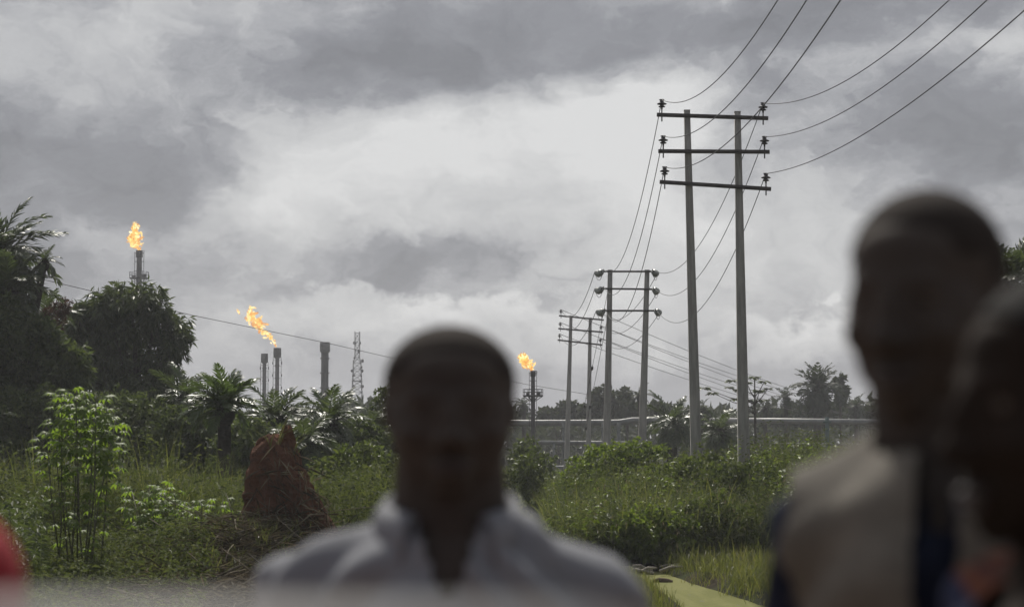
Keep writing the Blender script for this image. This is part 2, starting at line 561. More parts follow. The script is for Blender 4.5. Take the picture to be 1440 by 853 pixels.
def pond_xl(y): return np.interp(y, [14, 30, 45, 52, 57], [2.9, 3.1, 3.35, 3.2, 3.0])
def pond_xr(y): return np.interp(y, [14, 30, 45, 52, 57], [12, 8.2, 5.6, 4.7, 4.2])


def G(x, y):
    x = np.asarray(x, float); y = np.asarray(y, float)
    road = 1.95
    left = np.where(y < 40, 1.05, 1.05 * (1 - sst(y, 44, 62)))
    left = left + (road - 1.05) * (1 - sst(y, 13, 26))
    right = .22 + (road - .22) * (1 - sst(y, 12, 22))
    k = sst(x, .3, 2.8)
    z = left * (1 - k) + right * k * np.where(y > 60, .3, 1)
    z = z + 1.5 * np.exp(-((x - 10.0) / 6.5) ** 2 - ((y - 73) / 10.0) ** 2) * sst(y, 57, 64)
    z = z + .07 * hashn(x, y, .9) * sst(y, 14, 24) + .10 * hashn(x + .3 * y, y, 2.3) * sst(y, 24, 30) * (1 - sst(x, -1, 1))
    z = z + .95 * np.exp(-((x + 4.55) / 1.5) ** 2 - ((y - 40.2) / 1.7) ** 2) + .35 * np.exp(-((x + 5.9) / .9) ** 2 - ((y - 38.6) / 1.3) ** 2)
    inside = (x > pond_xl(y)) & (x < pond_xr(y)) & (y < 57.6) & (y > 15)
    d = np.minimum(np.minimum(x - pond_xl(y), pond_xr(y) - x), 57.8 - y)
    z = np.where(inside, np.minimum(z, .16 - .6 * np.clip(d, 0, .9)), z)
    return z


def axis(a, b, step, far, g=1.25):
    c = list(np.arange(a, b + step, step))
    s = step
    while c[-1] < far: s *= g; c.append(c[-1] + s)
    s = step; h = []
    x = a
    while x > -far: s *= g; x -= s; h.append(x)
    return np.array(h[::-1] + c)


gx = axis(-26, 26, .42, 1150)
gy = axis(-4, 92, .42, 1150)
GX, GY = np.meshgrid(gx, gy)
GZ = G(GX, GY)
nx, ny = len(gx), len(gy)
gm = MB()
i = (np.arange(ny - 1)[:, None] * nx + np.arange(nx - 1)[None, :]).ravel()
gm.add(np.stack([GX, GY, GZ], -1).reshape(-1, 3), np.stack([i, i + 1, i + nx + 1, i + nx], -1))
tag(gm.build('ground', M['soil'], smooth=True), kind='structure')
rm = MB()
rx_ = np.linspace(-60, 60, 25); ry_ = np.array([-3.5, 0, 6, 12.4])
A, B = np.meshgrid(rx_, ry_)
i = (np.arange(3)[:, None] * 25 + np.arange(24)[None, :]).ravel()
rm.add(np.stack([A, B, np.full_like(A, 1.956)], -1).reshape(-1, 3), np.stack([i, i + 1, i + 26, i + 25], -1))
tag(rm.build('road', M['road']), kind='structure')
pm = MB()
ys = np.linspace(15, 57.5, 60)
tt = np.linspace(-.12, 1.12, 9)
V = np.array([[pond_xl(y) + (pond_xr(y) - pond_xl(y)) * t, y, .03] for y in ys for t in tt])
i = (np.arange(59)[:, None] * 9 + np.arange(8)[None, :]).ravel()
pm.add(V, np.stack([i, i + 1, i + 10, i + 9], -1))
tag(pm.build('pond_water', M['pond']), kind='structure')

# ---------------------------------------------------------------- haze: one closed box of thin air round everything
HAZE = 0.00045
if HAZE:
    hm, out = mat_new('humid air')
    pv = N.new('ShaderNodeVolumePrincipled')
    pv.inputs['Color'].default_value = (.93, .95, 1.0, 1)
    pv.inputs['Density'].default_value = HAZE
    pv.inputs['Anisotropy'].default_value = 0.2
    N.tree.links.new(pv.outputs[0], out.inputs['Volume'])
    tag(MB().box((0, 0, 20.5), (3200, 3200, 45)).build('haze', hm), kind='stuff')

# ---------------------------------------------------------------- power line on paired concrete poles


def sag_curve(a, b, sag, n=18):
    a, b = Vector(a), Vector(b)
    return [a.lerp(b, t) - Vector((0, 0, sag * 4 * t * (1 - t))) for t in [k / n for k in range(n + 1)]]


INS_PIN = [(.0, .0), (.03, .0), (.03, .06), (.10, .075), (.115, .10), (.06, .13), (.06, .15), (.15, .165), (.165, .19), (.09, .225), (.065, .24), (.075, .285), (.05, .30), (.085, .31), (.085, .335), (0, .345)]


def pole_pair(label, Y, poles, arms, kind, scale=1.0):
    base = W((poles[0][1][0] + poles[1][1][0]) / 2, 640, Y)
    gz = float(G(base.x, Y))
    t = thing('pole_pair', label, 'utility poles', (base.x, Y, gz - .3), 0, 'paired concrete power poles crossing the field')
    off = t.location
    for (top, bot, w0, w1) in poles:
        a, b = W(*top, Y), W(*bot, Y)
        d = (a - b) / max(a.z - b.z, .1)
        b2 = a - d * (a.z - (gz - .3))
        k = (a.z - b2.z) / (a.z - b.z)
        mb = MB()
        s_ = FPX / Y
        r0, r1 = w0 / s_ / 2 * 1.3, (w0 + (w1 - w0) * k) / s_ / 2 * 1.3
        n_ = 9
        pts = [b2.lerp(a, j / n_) - off for j in range(n_ + 1)]
        mb.tube(pts, np.linspace(r1, r0, n_ + 1), 4)
        o = mb.build('pole', M['concrete'], t)
        cp = MB(); cp.box(a - off + Vector((0, 0, .012)), (r0 * 1.5, r0 * 1.5, .03)); cp.build('pole_cap', M['concrete'], o)
    tips = []
    for (l, r_) in arms:
        a, b = W(*l, Y), W(*r_, Y)
        front = Vector((0, -.24 * scale, 0))
        mb = MB()
        d = (b - a); L = d.length
        ang = math.atan2(d.z, d.x)
        mb.box((a + b) / 2 - off + front, (L, .09, .125 * scale), Euler((0, -ang, 0)))
        arm = mb.build('crossarm', M['arm'], t)
        for (top, bot, w0, w1) in poles:
            px = top[0]
            f = (W(px, 0, Y).x - a.x) / d.x
            q = a.lerp(b, f) - off + front
            MB().bar(q + Vector((-.03, -.09, 0)), q + Vector((-.03, .5, 0)), .018, None, 6).build('bolt', M['arm'], arm)
        row = []
        for e, sgn in ((a.lerp(b, .045), -1), (a.lerp(b, .955), 1)):
            if kind == 'pin':
                im = MB().lathe([(p * 1.0, q * 1.0) for p, q in INS_PIN], e - off + front + Vector((0, 0, .18 * scale)), 12)
                ob = im.build('insulator', M['porcelain'], t, True)
                pn = MB().bar(e - off + front + Vector((0, 0, -.22)), e - off + front + Vector((0, 0, .2)), .022, None, 6)
                pn.build('pin', M['arm'], ob)
                row.append((e + front + Vector((0, 0, .18 * scale + .32)),) * 2)
            else:
                c = e + Vector((sgn * .12, 0, -.14))
                prof = []
                for q in range(3):
                    z0 = q * .13
                    prof += [(.05, z0), (.165, z0 + .015), (.175, z0 + .04), (.10, z0 + .085), (.05, z0 + .12)]
                pair = []
                for s2, tl in ((-1, .55), (1, .55)):        # one string towards each span
                    Mx = Euler((-s2 * (PI / 2 - .28), 0, -sgn * .30)).to_matrix()
                    im = MB().lathe(prof, c - off + Vector((0, s2 * .12, 0)), 14, Mx)
                    ob = im.build('insulator', M['glass_ins'], t, True)
                    dirv = Mx @ Vector((0, 0, 1))
                    e2 = c + Vector((0, s2 * .12, 0)) + dirv * .75
                    MB().bar(c - off + Vector((0, s2 * .02, .05)), e2 - off, .025, None, 6).build('clamp', M['arm'], ob)
                    pair.append(e2)
                j = MB().tube([p - off for p in sag_curve(pair[0], pair[1], .55, 10)], .014, 5)
                j.build('jumper_wire', M['wire'], t)
                row.append((pair[0], pair[1]))
        tips.append(row)
    return tips


p1 = pole_pair('tall paired concrete poles, the closest set, three dark crossarms with brown insulators', 70,
               [((966, 156), (979, 640), 9, 16), ((1037, 158), (1046, 640), 9, 17)],
               [((923, 163), (1079, 168)), ((925, 214), (1081, 215)), ((927, 257), (1083, 267))], 'pin')
p2 = pole_pair('second set of paired poles, with round pale glass insulators at the arm ends', 119,
               [((858, 380), (853, 645), 7, 12), ((910, 380), (903, 625), 7, 12)],
               [((842, 382), (922, 382)), ((842, 406), (923, 407)), ((844, 437), (926, 437))], 'strain', .8)
p3 = pole_pair('smallest and farthest set of paired poles, standing before the pipes', 171,
               [((803, 444), (796, 680), 4.6, 9), ((830, 447), (827, 650), 4.6, 8)],
               [((786, 444), (849, 450)), ((785, 462), (848, 467)), ((784, 478), (847, 485))], 'pin', 1.0)


def wire(name, label, pts, r, group=None, cat='power line'):
    c = Vector(pts[0])
    mb = MB().tube([Vector(p) - c for p in pts], r, 5)
    o = mb.build(name, M['wire'], None, True)
    o.location = c
    return tag(o, label, cat, group)


ROW, SIDE = ('top', 'middle', 'bottom'), ('left', 'right')
for r_ in range(3):
    for s_ in range(2):
        a = p1[r_][s_][0]
        b = Vector((a.x + (.1 if s_ else 0), 6.5, a.z))
        wire('overhead_wire', f'{ROW[r_]} {SIDE[s_]} wire rising from the closest poles out of the picture', sag_curve(a, b, ((3.05, 2.75), (2.6, 2.25), (2.35, 1.75))[r_][s_], 40), .0125, 'wires over the closest poles')
        a, b = p1[r_][s_][1], p2[r_][s_][0]
        wire('overhead_wire', f'{ROW[r_]} {SIDE[s_]} wire sagging between the closest poles and the second poles', sag_curve(a, b, 2.0 + .2 * r_, 24), .014, 'wires between the first and second poles')
        a, b = p2[r_][s_][1], p3[r_][s_][0]
        wire('overhead_wire', f'thin {ROW[r_]} {SIDE[s_]} wire sagging between the second poles and the farthest poles', sag_curve(a, b, 1.4, 20), .018, 'wires between the second and third poles')
        a = p3[r_][s_][1]
        b = W(1255 + 14 * s_, 586 + 10 * r_ + 4 * s_, 262)
        wire('overhead_wire', f'thin {ROW[r_]} {SIDE[s_]} wire falling from the farthest poles towards the palms', sag_curve(a, b, .9, 20), .022, 'wires running off to the far trees')
for k, (p, q) in enumerate((((857, 398), (797, 664)), ((856, 438), (806, 664)))):
    a, b = W(*p, 119), W(*q, 146)
    b.z = float(G(b.x, b.y))
    t = thing('stay_wire', ('upper' if k == 0 else 'lower') + ' slanting stay wire with a dark egg insulator beside the second poles', 'stay wire', tuple(b), 0, 'stay wires of the second poles')
    MB().bar((0, 0, 0), a - b, .014, None, 5).build('cable', M['wire'], t)
    for f in ((.52, .40) if k else (.64, .46)):
        c = (a - b) * f
        Mx = (a - b).to_track_quat('Z', 'Y').to_matrix()
        MB().lathe([(0, -.2), (.05, -.2), (.09, -.1), (.06, 0), (.09, .1), (.05, .2), (0, .2)], c, 8, Mx).build('insulator', M['porcelain'], t, True)
lw_ = []
for (px, py), Y in zip([(-160, 341), (70, 395), (270, 443), (460, 482), (560, 505), (740, 540), (850, 558)], [112, 124, 137, 151, 159, 176, 186]):
    lw_.append(W(px, py, Y))
wire('overhead_wire', 'long thin wire descending in front of the flare stacks from the left trees', lw_, .02)

# ---------------------------------------------------------------- flare stacks, flames, mast


def flame(label, path, r, group):
    """Overlapping curled tongues of fire along a path of world points."""
    c0 = Vector(path[0])
    P = np.array([tuple(Vector(p) - c0) for p in path])
    mb = MB()
    n = len(P)
    rr = np.array(r, float)
    for k in range(120):
        t = rng.uniform(0, 1) ** .9 * (n - 1)
        i0 = min(int(t), n - 2); f = t - i0
        c = P[i0] * (1 - f) + P[i0 + 1] * f
        ra = rr[i0] * (1 - f) + rr[i0 + 1] * f
        ax = unit(P[i0 + 1] - P[i0])
        off = rand_dirs(1)[0] * ra * rng.uniform(.1, .95)
        L = ra * rng.uniform(.5, 1.1)
        d = unit(ax * .9 + rand_dirs(1)[0] * .85)
        side = rand_dirs(1)[0] * L * .35
        m_ = 6
        pts, rad = [], []
        for q in range(m_):
            s = q / (m_ - 1)
            pts.append(c + off + d * L * (s - .4) + side * math.sin(s * 3.0 + k))
            rad.append(max(.012, ra * rng.uniform(.16, .30) * math.sin(PI * min(1, .12 + s * .88)) ** .8))
        mb.tube(pts, rad, 6, True, rng.uniform(.5, 1))
    tail = P[0] + (P[1] - P[0]) * .4
    mb.tube([P[0] - unit(P[1] - P[0]) * .1, (P[0] + tail) / 2, tail], [rr[0] * .5, rr[0] * .8, rr[0] * .3], 7)
    o = mb.build('gas_flame', M['flame'], None, True)
    o.location = c0
    return tag(o, label, 'flame', group)


def ladder(mb, x, y, z0, z1, w=.36, step=.55, hoops=True):
    for s in (-1, 1): mb.bar((x, y + s * w / 2, z0), (x, y + s * w / 2, z1), .03, None, 4)
    z = z0
    while z < z1: mb.bar((x, y - w / 2, z), (x, y + w / 2, z), .022, None, 4); z += step
    return mb


def platform_stack(label, px, tip, plat, Y, rad, prad, group):
    top, pl = W(px, tip, Y), W(px, plat, Y)
    t = thing('flare_stack', label, 'flare stack', (top.x, Y, 0), 0, group)
    s = FPX / Y
    zt, zp = top.z, pl.z
    MB().tube([(0, 0, -.3), (0, 0, zp * .5), (0, 0, zp), (0, 0, zt - rad * 2.4)], [rad, rad * .95, rad * .9, rad * .85], 12).build('pipe', M['stack'], t, True)
    MB().lathe([(rad * .85, zt - rad * 2.4), (rad * 1.12, zt - rad * 2.3), (rad * 1.12, zt), (rad * .8, zt), (rad * .8, zt - rad)], n=12).build('tip', M['stack'], t, True)
    for z in np.arange(zp * .3, zp, max(zp / 5, 2)): MB().lathe([(rad, z - .06), (rad * 1.25, z - .06), (rad * 1.25, z + .06), (rad, z + .06)], n=12).build('flange', M['stack'], t)
    p = MB().lathe([(rad * .8, zp - .1), (prad * .95, zp - .1), (prad, zp - .02), (prad, zp + .05), (rad * .8, zp + .05)], n=16)
    for k in range(6):
        a = k * PI / 3
        p.bar((rad * .8 * math.cos(a), rad * .8 * math.sin(a), zp - prad * .55), (prad * .9 * math.cos(a), prad * .9 * math.sin(a), zp - .08), .05, None, 4)
    po = p.build('platform', M['stack'], t)
    h = prad * .62
    r = MB()
    for k in range(12):
        a = k * PI / 6
        r.bar((prad * .97 * math.cos(a), prad * .97 * math.sin(a), zp), (prad * .97 * math.cos(a), prad * .97 * math.sin(a), zp + h), .035, None, 4)
    for zz in (h, h * .55):
        r.tube([(prad * .97 * math.cos(a), prad * .97 * math.sin(a), zp + zz) for a in np.linspace(0, 2 * PI, 25)], .035, 4)
    r.build('railing', M['stack'], po)
    b = MB()
    b.box((prad * .55, -prad * .3, zp + h * .35), (prad * .4, prad * .4, h * .62)).box((-prad * .5, -prad * .2, zp + h * .25), (prad * .35, prad * .35, h * .4))
    b.build('igniter_box', M['stack'], t)
    l = MB()
    for sx in (-1, 1): ladder(l, sx * rad * 1.5, 0, max(.5, zp - 9), zt - rad * .5, .4, .8)
    l.tube([(rad * 1.5, 0, zt - .4), (rad * 1.6, 0, zt - .05), (rad * 1.0, 0, zt)], .05, 4)
    for q in (.25, .6, .9):
        z = zp + (zt - zp) * q
        l.tube([(rad * 1.55 * math.cos(a), rad * 1.55 * math.sin(a), z) for a in np.linspace(0, 2 * PI, 13)], .035, 4)
    l.build('ladder', M['stack'], t)
    return top


FG = 'gas flare stacks over the trees'
t1 = platform_stack('tall dark flare stack with railed platform, rising behind the mango tree', 196, 352, 391, 350, .5, 1.62, FG)
t5 = platform_stack('slim flare stack with caged platform standing by the horizontal pipes', 749.5, 521, 556, 194, .22, .92, FG)
FL = 'gas flames burning on the stacks'
flame('upright orange flame on the tall stack above the mango tree', [W(197, 351, 350), W(192, 341, 350), W(188, 332, 350), W(189, 322, 350), W(191, 313, 350)], [.45, 1.15, 1.35, .85, .35], FL)
flame('small orange flame on the slim stack by the pipes', [W(748, 519, 194), W(742, 511, 194), W(735, 505, 194), W(736, 497, 194)], [.25, .58, .62, .22], FL)


def shroud_stack(label, px, tip, body_r, head_r, head_px, Y, mh, pilots=True):
    top = W(px, tip, Y)
    t = thing('flare_stack', label, 'flare stack', (top.x, Y, 0), 0, FG)
    zt = top.z; hh = head_px / (FPX / Y)
    zs = [-.3, zt * .35, zt * .7, zt - hh * .9]
    b = MB().tube([(0, 0, z) for z in zs], [body_r * 1.15, body_r * 1.05, body_r, body_r], 12)
    b.build('pipe', M['stack'], t, True)
    MB().lathe([(body_r, zt - hh - .25), (head_r, zt - hh), (head_r * 1.02, zt - hh * .5), (head_r, zt), (head_r * .86, zt + .02), (head_r * .86, zt - hh * .5)], n=16).build('wind_shroud', mh, t, True)
    for z in np.arange(zt * .5, zt - hh * 1.5, 2.4): MB().lathe([(body_r, z - .08), (body_r * 1.3, z - .08), (body_r * 1.3, z + .08), (body_r, z + .08)], n=12).build('flange', M['stack'], t)
    if pilots:
        l = MB()
        for sx in (-1, 1):
            x = sx * (body_r + head_r) * .68
            l.bar((x, 0, zt - hh - 9), (x, 0, zt - hh), .05, None, 5)
            for z in np.arange(zt - hh - 8.6, zt - hh, 1.15): l.bar((sx * body_r * .8, 0, z), (x * 1.1, 0, z), .045, None, 4)
            for z in np.arange(zt - hh - 8, zt - hh, 2.3): l.box((x * 1.12, 0, z), (.16, .16, .5))
        l.build('pilot_pipe', M['stack'], t)
    return top


shroud_stack('shorter of two thin side by side flare stacks, unlit with dark square head', 372, 497, .36, .66, 12, 400, M['stack'])
t3 = shroud_stack('taller of two thin side by side flare stacks, dark head under the long flame', 390, 489, .38, .72, 13, 400, M['stack'])
shroud_stack('thick unlit flare stack with pale grey drum head, beside the lattice mast', 457, 481, .62, .83, 13, 350, M['stack_pale'], False)
flame('long slanted orange flame leaning left from the taller thin stack', [W(388, 487, 400), W(384, 478, 400), W(375, 468, 400), W(367, 460, 400), W(359, 452, 400), W(353, 442, 400), W(350, 434, 400)], [.25, .75, 1.35, 1.45, 1.35, 1.35, .6], FL)


def wisp(label, px, py, Y, r):
    c = W(px, py, Y)
    flame(label, [c, c + Vector((-r * .8, 0, r)), c + Vector((-r * 1.2, 0, r * 2.2))], [r * .4, r * .7, r * .3], FL)


wisp('tiny detached scrap of flame above the long slanted flame', 337, 441, 400, .4)


def mast():
    Y = 450
    top, b0 = W(502.5, 466, Y), W(502.5, 620, Y)
    t = thing('lattice_mast', 'slender pale lattice telecom mast hung with many small dish antennas', 'telecom mast', (top.x, Y, 0))
    H = top.z
    def hw(z): return .55 + (1 - z / H) * .95 if z < H - 6 else .50
    lg = [(-1, -1), (1, -1), (1, 1), (-1, 1)]
    for sx, sy in lg:
        MB().tube([(sx * hw(z), sy * hw(z), z) for z in (0, H * .4, H - 6.01, H - 6, H)], .085, 5).build('leg', M['tower'], t)
    br = MB(); z = .0
    while z < H - .6:
        z2 = min(H, z + 1.25)
        for k in range(4):
            a, b = lg[k], lg[(k + 1) % 4]
            p = lambda c, zz: (c[0] * hw(zz), c[1] * hw(zz), zz)
            br.bar(p(a, z), p(b, z2), .05, None, 4); br.bar(p(b, z), p(a, z2), .05, None, 4); br.bar(p(a, z2), p(b, z2), .05, None, 4)
        z = z2
    o = br.build('lattice', M['tower'], t); o['kind'] = 'stuff'
    s = FPX / Y
    for (px, py, r, fz) in [(498.5, 482, 2.4, .3), (505.5, 482, 2.4, 1.4), (504, 494, 2.6, .9), (498.5, 503, 1.7, .2), (509, 507, 2.8, 1.2), (508, 516, 2.0, 1.3), (495.5, 521, 2.2, -.2), (509, 521, 2.4, 1.4), (497, 528, 1.8, .2), (507.5, 528, 1.6, .8), (497, 543, 2.2, .1), (509.5, 543, 2.4, 1.5), (506, 536, 1.5, .9)]:
        c = W(px, py, Y - 1.2) - t.location
        Mx = Euler((PI / 2, 0, fz)).to_matrix()
        rr = r / s
        d = MB().lathe([(0, -.25 * rr), (rr * .7, -.12 * rr), (rr, .15 * rr), (rr, .55 * rr), (rr * .5, .8 * rr), (0, .85 * rr)], c, 12, Mx)
        ob = d.build('dish', M['dish'], t, True)
        MB().bar(c, (c.x * .5, 0, c.z), .06, None, 4).build('bracket', M['tower'], ob)
    MB().lathe([(1.0, 0), (1.15, 0), (1.15, .12), (1.0, .12)], (0, 0, W(0, 536, Y).z), 12).build('ring_platform', M['tower'], t)


mast()

# ---------------------------------------------------------------- pipe rack


def pipe(label, pts, r, mat):
    c = Vector(pts[0])
    t = thing('pipeline', label, 'pipe', tuple(c), 0, 'raised pipes across the field')
    MB().tube([Vector(p) - c for p in pts], r, 14).build('pipe', mat, t, True)
    for a, b in zip(pts[:-1], pts[1:]):
        a, b = Vector(a), Vector(b)
        n_ = max(1, int((b - a).length / 6))
        d = (b - a).normalized()
        for k in range(1, n_):
            q = a.lerp(b, k / n_) - c
            MB().tube([q - d * .05, q + d * .05], r * 1.22, 14).build('flange', mat, t)
    
    return t


pipe('thick silver pipe crossing behind the farthest poles, topmost of three', [W(640, 594, 200), W(740, 594.5, 200), W(870, 594, 200), W(889, 591, 200), W(990, 590.5, 203)], .30, M['pipe'])
pipe('pale pipe running level above the bushes to the tall man', [W(1000, 591, 206), W(1090, 591.5, 200), W(1300, 594, 196)], .27, M['pipe_pale'])
pipe('middle silver pipe below the thick one behind the farthest poles', [W(748, 622, 199), W(879, 623, 199), W(886, 626, 199), W(888, 640, 199)], .21, M['pipe'])
pipe('lowest thin pipe lying near the grass behind the farthest poles', [W(762, 657, 188), W(840, 656, 188)], .15, M['pipe'])
pipe('thin pale pipe under the level pipe, beside the teal support', [W(1085, 623, 196), W(1210, 624, 196)], .065, M['pipe_pale'])
for (px, top, Y, w, mt, lb) in [(779, 623, 198.4, .22, 'post', 'grey pipe support post under the middle pipe, between flare and poles'),
                                (792, 594, 199.4, .24, 'post', 'tall grey pipe support post behind the left farthest pole'),
                                (848, 594, 199.4, .3, 'post', 'tall grey pipe support post just behind the second poles'),
                                (870, 594, 199.4, .34, 'post', 'tall grey pipe support post between the second poles'),
                                (1163, 586, 198, .34, 'teal', 'teal green support post standing at the level pale pipe')]:
    p = W(px, top, Y)
    gz = float(G(p.x, Y))
    t = thing('pipe_support', lb, 'pipe support', (p.x, Y, gz), 0, 'posts carrying the pipes')
    h = p.z - gz - .02
    MB().box((0, 0, h / 2 - .1), (w, .25, h + .2)).build('post', M[mt], t)
    MB().box((0, 0, h - .45), (w * 2.2, .3, .14)).build('bracket', M[mt], t)
    MB().box((0, 0, .05), (w * 2.4, .6, .2)).build('footing', M['concrete'], t)
v_ = W(744, 621, 197)
t = thing('valve', 'small dark valve fitting at the foot of the slim flare stack', 'valve', (v_.x, 197, v_.z - .5))
MB().box((0, 0, .25), (.5, .4, .5)).bar((0, 0, .4), (0, 0, 1.0), .05).build('body', M['stack'], t)
MB().tube([(.28 * math.cos(a), .28 * math.sin(a), 1.0) for a in np.linspace(0, 2 * PI, 13)], .035, 5).build('handwheel', M['stack'], t)
MB().box((0, 0, -v_.z / 2 + .25), (.3, .3, v_.z - .5)).build('stand', M['post'], t)

# ---------------------------------------------------------------- palms


def frond_mesh(name, mat, droop, nl=26, ragged=.0, leafl=.26, seed=0, lw=.020):
    r = np.random.default_rng(seed)
    mb = MB()
    ts = np.linspace(0, 1, 9)
    def rach(t):
        a = -droop * t ** 1.3
        return a
    P = [np.zeros(3)]
    for k in range(1, 33):
        a = rach(k / 32)
        P.append(P[-1] + np.array([math.cos(a), 0, math.sin(a)]) / 32)
    P = np.array(P)
    def at(t):
        k = t * 32; i0 = min(int(k), 31); f = k - i0
        return P[i0] * (1 - f) + P[i0 + 1] * f
    mb.tube([at(t) for t in ts], np.linspace(.016, .004, 9), 4)
    for k in range(nl):
        t = .14 + .86 * (k + r.uniform(-.3, .3)) / (nl - 1)
        t = min(max(t, .1), 1)
        if r.uniform() < ragged: continue
        prof = math.sin(PI * (.18 + .78 * t)) ** .7
        for s in (-1, 1):
            L = leafl * prof * r.uniform(.8, 1.15)
            a = rach(t)
            fw = np.array([math.cos(a), 0, math.sin(a)]); up = np.array([-math.sin(a), 0, math.cos(a)])
            d = unit(fw * r.uniform(.55, .85) + np.array([0, s, 0]) * .8 + up * r.uniform(-.15, .35))
            d2 = unit(d + np.array([0, 0, -1]) * r.uniform(.35, .8))
            p = at(t); m = p + d * L * .5; e = m + d2 * L * .55
            sd = unit(np.cross(d, up + .3 * r.normal(size=3))) * lw
            mb.add([p - sd * .4, p + sd * .4, m + sd, m - sd, e], [(0, 1, 2, 3), (3, 2, 4)])
    return mb.mesh(name, mat)


FR = {}
for key, mat, nl in (('palm', 'palm', 30), ('far', 'palm_far', 16), ('lit', 'palm_lit', 30)):
    FR[key] = [frond_mesh('frond', M[mat], d, nl, .04, .28, sd, .019 if nl > 20 else .034) for sd, d in enumerate((.7, 1.2, 1.8))]


def palm(label, px, py, rpx, Y, n=26, key='palm', lean=(0, 0), trunk=True, cat='palm tree', spread=(-35, 80), group=None):
    c = W(px, py, Y)
    L = rpx / (FPX / Y)
    bx, by = c.x + lean[0], Y + lean[1]
    gz = float(G(bx, by))
    t = thing('oil_palm', label, cat, (bx, by, gz), 0, group)
    top = Vector((c.x - bx, Y - by, c.z - gz))
    tr = .10 * L + .06
    pts, rad = [], []
    for k in range(9):
        f = k / 8
        pts.append((top.x * f ** 1.3, top.y * f ** 1.3, -.2 + (top.z + .2) * f)); rad.append(tr * (1.25 - .35 * f) * (1 + .06 * (k % 2)))
    if top.z > .5: MB().tube(pts, rad, 9).build('trunk', M['palmbark'], t, True)
    boss = MB().ell(top, (tr * 1.5, tr * 1.5, tr * 1.9)); boss.build('crown_heart', M['palmbark'], t, True)
    for k in range(n):
        f = (k + .5) / n
        el = R(spread[1] + (spread[0] - spread[1]) * f ** .85 + random.uniform(-9, 9))
        azm = k * 2.39996 + random.uniform(-.3, .3)
        vi = 0 if el > R(50) else (1 if el > R(5) else 2)
        if random.random() < .3: vi = random.randrange(3)
        o = link('frond', FR[key][vi], t)
        o.location = top + Vector((0, 0, tr * .6))
        o.rotation_euler = Euler((random.uniform(-.4, .4), -el, azm))
        s = L * random.uniform(.82, 1.12)
        o.scale = (s, s, s)
    return t


NP = 'oil palms on the near left'
palm('tall dark oil palm at the left edge with arching glossy fronds', -2, 366, 92, 80, 60, spread=(-55, 80))
palm('slanting thin palm with small drooping crown beside the tall left palm', 62, 372, 30, 79, 16, lean=(-1.5, .5))
palm('dark oil palm filling the left edge under the tall palm crown', 14, 418, 72, 78.6, 40, spread=(-45, 75))
palm('dark palm crown low behind the reddish bush', 66, 452, 52, 83, 24)
palm('broad feathery young palm between mango tree and termite mound', 316, 582, 68, 66, 40, 'lit', spread=(5, 88))
palm('dark palm crown behind the broad feathery young palm', 262, 566, 60, 76, 26)
palm('dark glossy oil palm below the two thin flare stacks', 388, 596, 66, 74, 32)
palm('dark glossy oil palm below the thick drum headed stack', 462, 600, 66, 73, 32)
palm('ragged oil palm below the lattice mast', 522, 606, 52, 78, 26)
palm('low spreading palm right behind the termite mound', 430, 626, 62, 66, 24, spread=(-25, 70))
palm('far small palm just left of the slim flare stack', 737, 571, 20, 235, 18, 'far')
palm('far palm crown showing between the second poles', 900, 560, 25, 212, 20, 'far')
palm('glossy bushy palm standing right of the second poles', 945, 600, 54, 128, 30)
palm('glossy low palm between the two closest poles', 1012, 612, 48, 122, 28)
palm('far bushy palm crown left of the papaya like tree', 985, 582, 28, 190, 22, 'far')
palm('far dark palm just right of the closest pole', 1076, 575, 21, 232, 18, 'far')
palm('far slim palm with round starry crown on a visible trunk', 1105, 560, 20, 225, 22, 'far')
palm('big far dense palm, tallest crown on the horizon', 1149, 550, 42, 215, 56, 'far', spread=(-75, 85))
palm('far palm crown half sunk in bushes right of the thin tree', 1204, 574, 24, 240, 20, 'far')
palm('far palm crown beside the shoulder of the tall man', 1246, 572, 24, 236, 20, 'far')
palm('palm with upright fronds showing between the two heads at the right edge', 1424, 416, 92, 62, 34, spread=(-10, 86))

# ---------------------------------------------------------------- broadleaf trees and shrubs


def clump_points(c, r, n, shell=.55):
    d = rand_dirs(n)
    rad = shell + (1 - shell) * rng.uniform(0, 1, n) ** .5
    rad = np.where(rng.uniform(0, 1, n) < .75, rad, rng.uniform(.1, 1, n))
    bump = 1 + .22 * np.sin(d[:, 0] * 5 + c[0]) * np.cos(d[:, 2] * 6 + c[1]) + .12 * np.sin(d[:, 1] * 11)
    return np.array(c) + d * (rad * bump)[:, None] * np.array(r), d


def rosettes(mb, P, D, k, L, Wd, droop=.35):
    """k leaves round each twig end, fanning out from D."""
    n = len(P)
    PP = np.repeat(P, k, 0) + rng.normal(size=(n * k, 3)) * L * .12
    DD = unit(np.repeat(D, k, 0) * .55 + rand_dirs(n * k) * .9 + np.array([0, 0, -1]) * droop)
    add_leaves(mb, PP, DD, L * rng.uniform(.7, 1.25, n * k), Wd * rng.uniform(.8, 1.2, n * k), .2, .12)


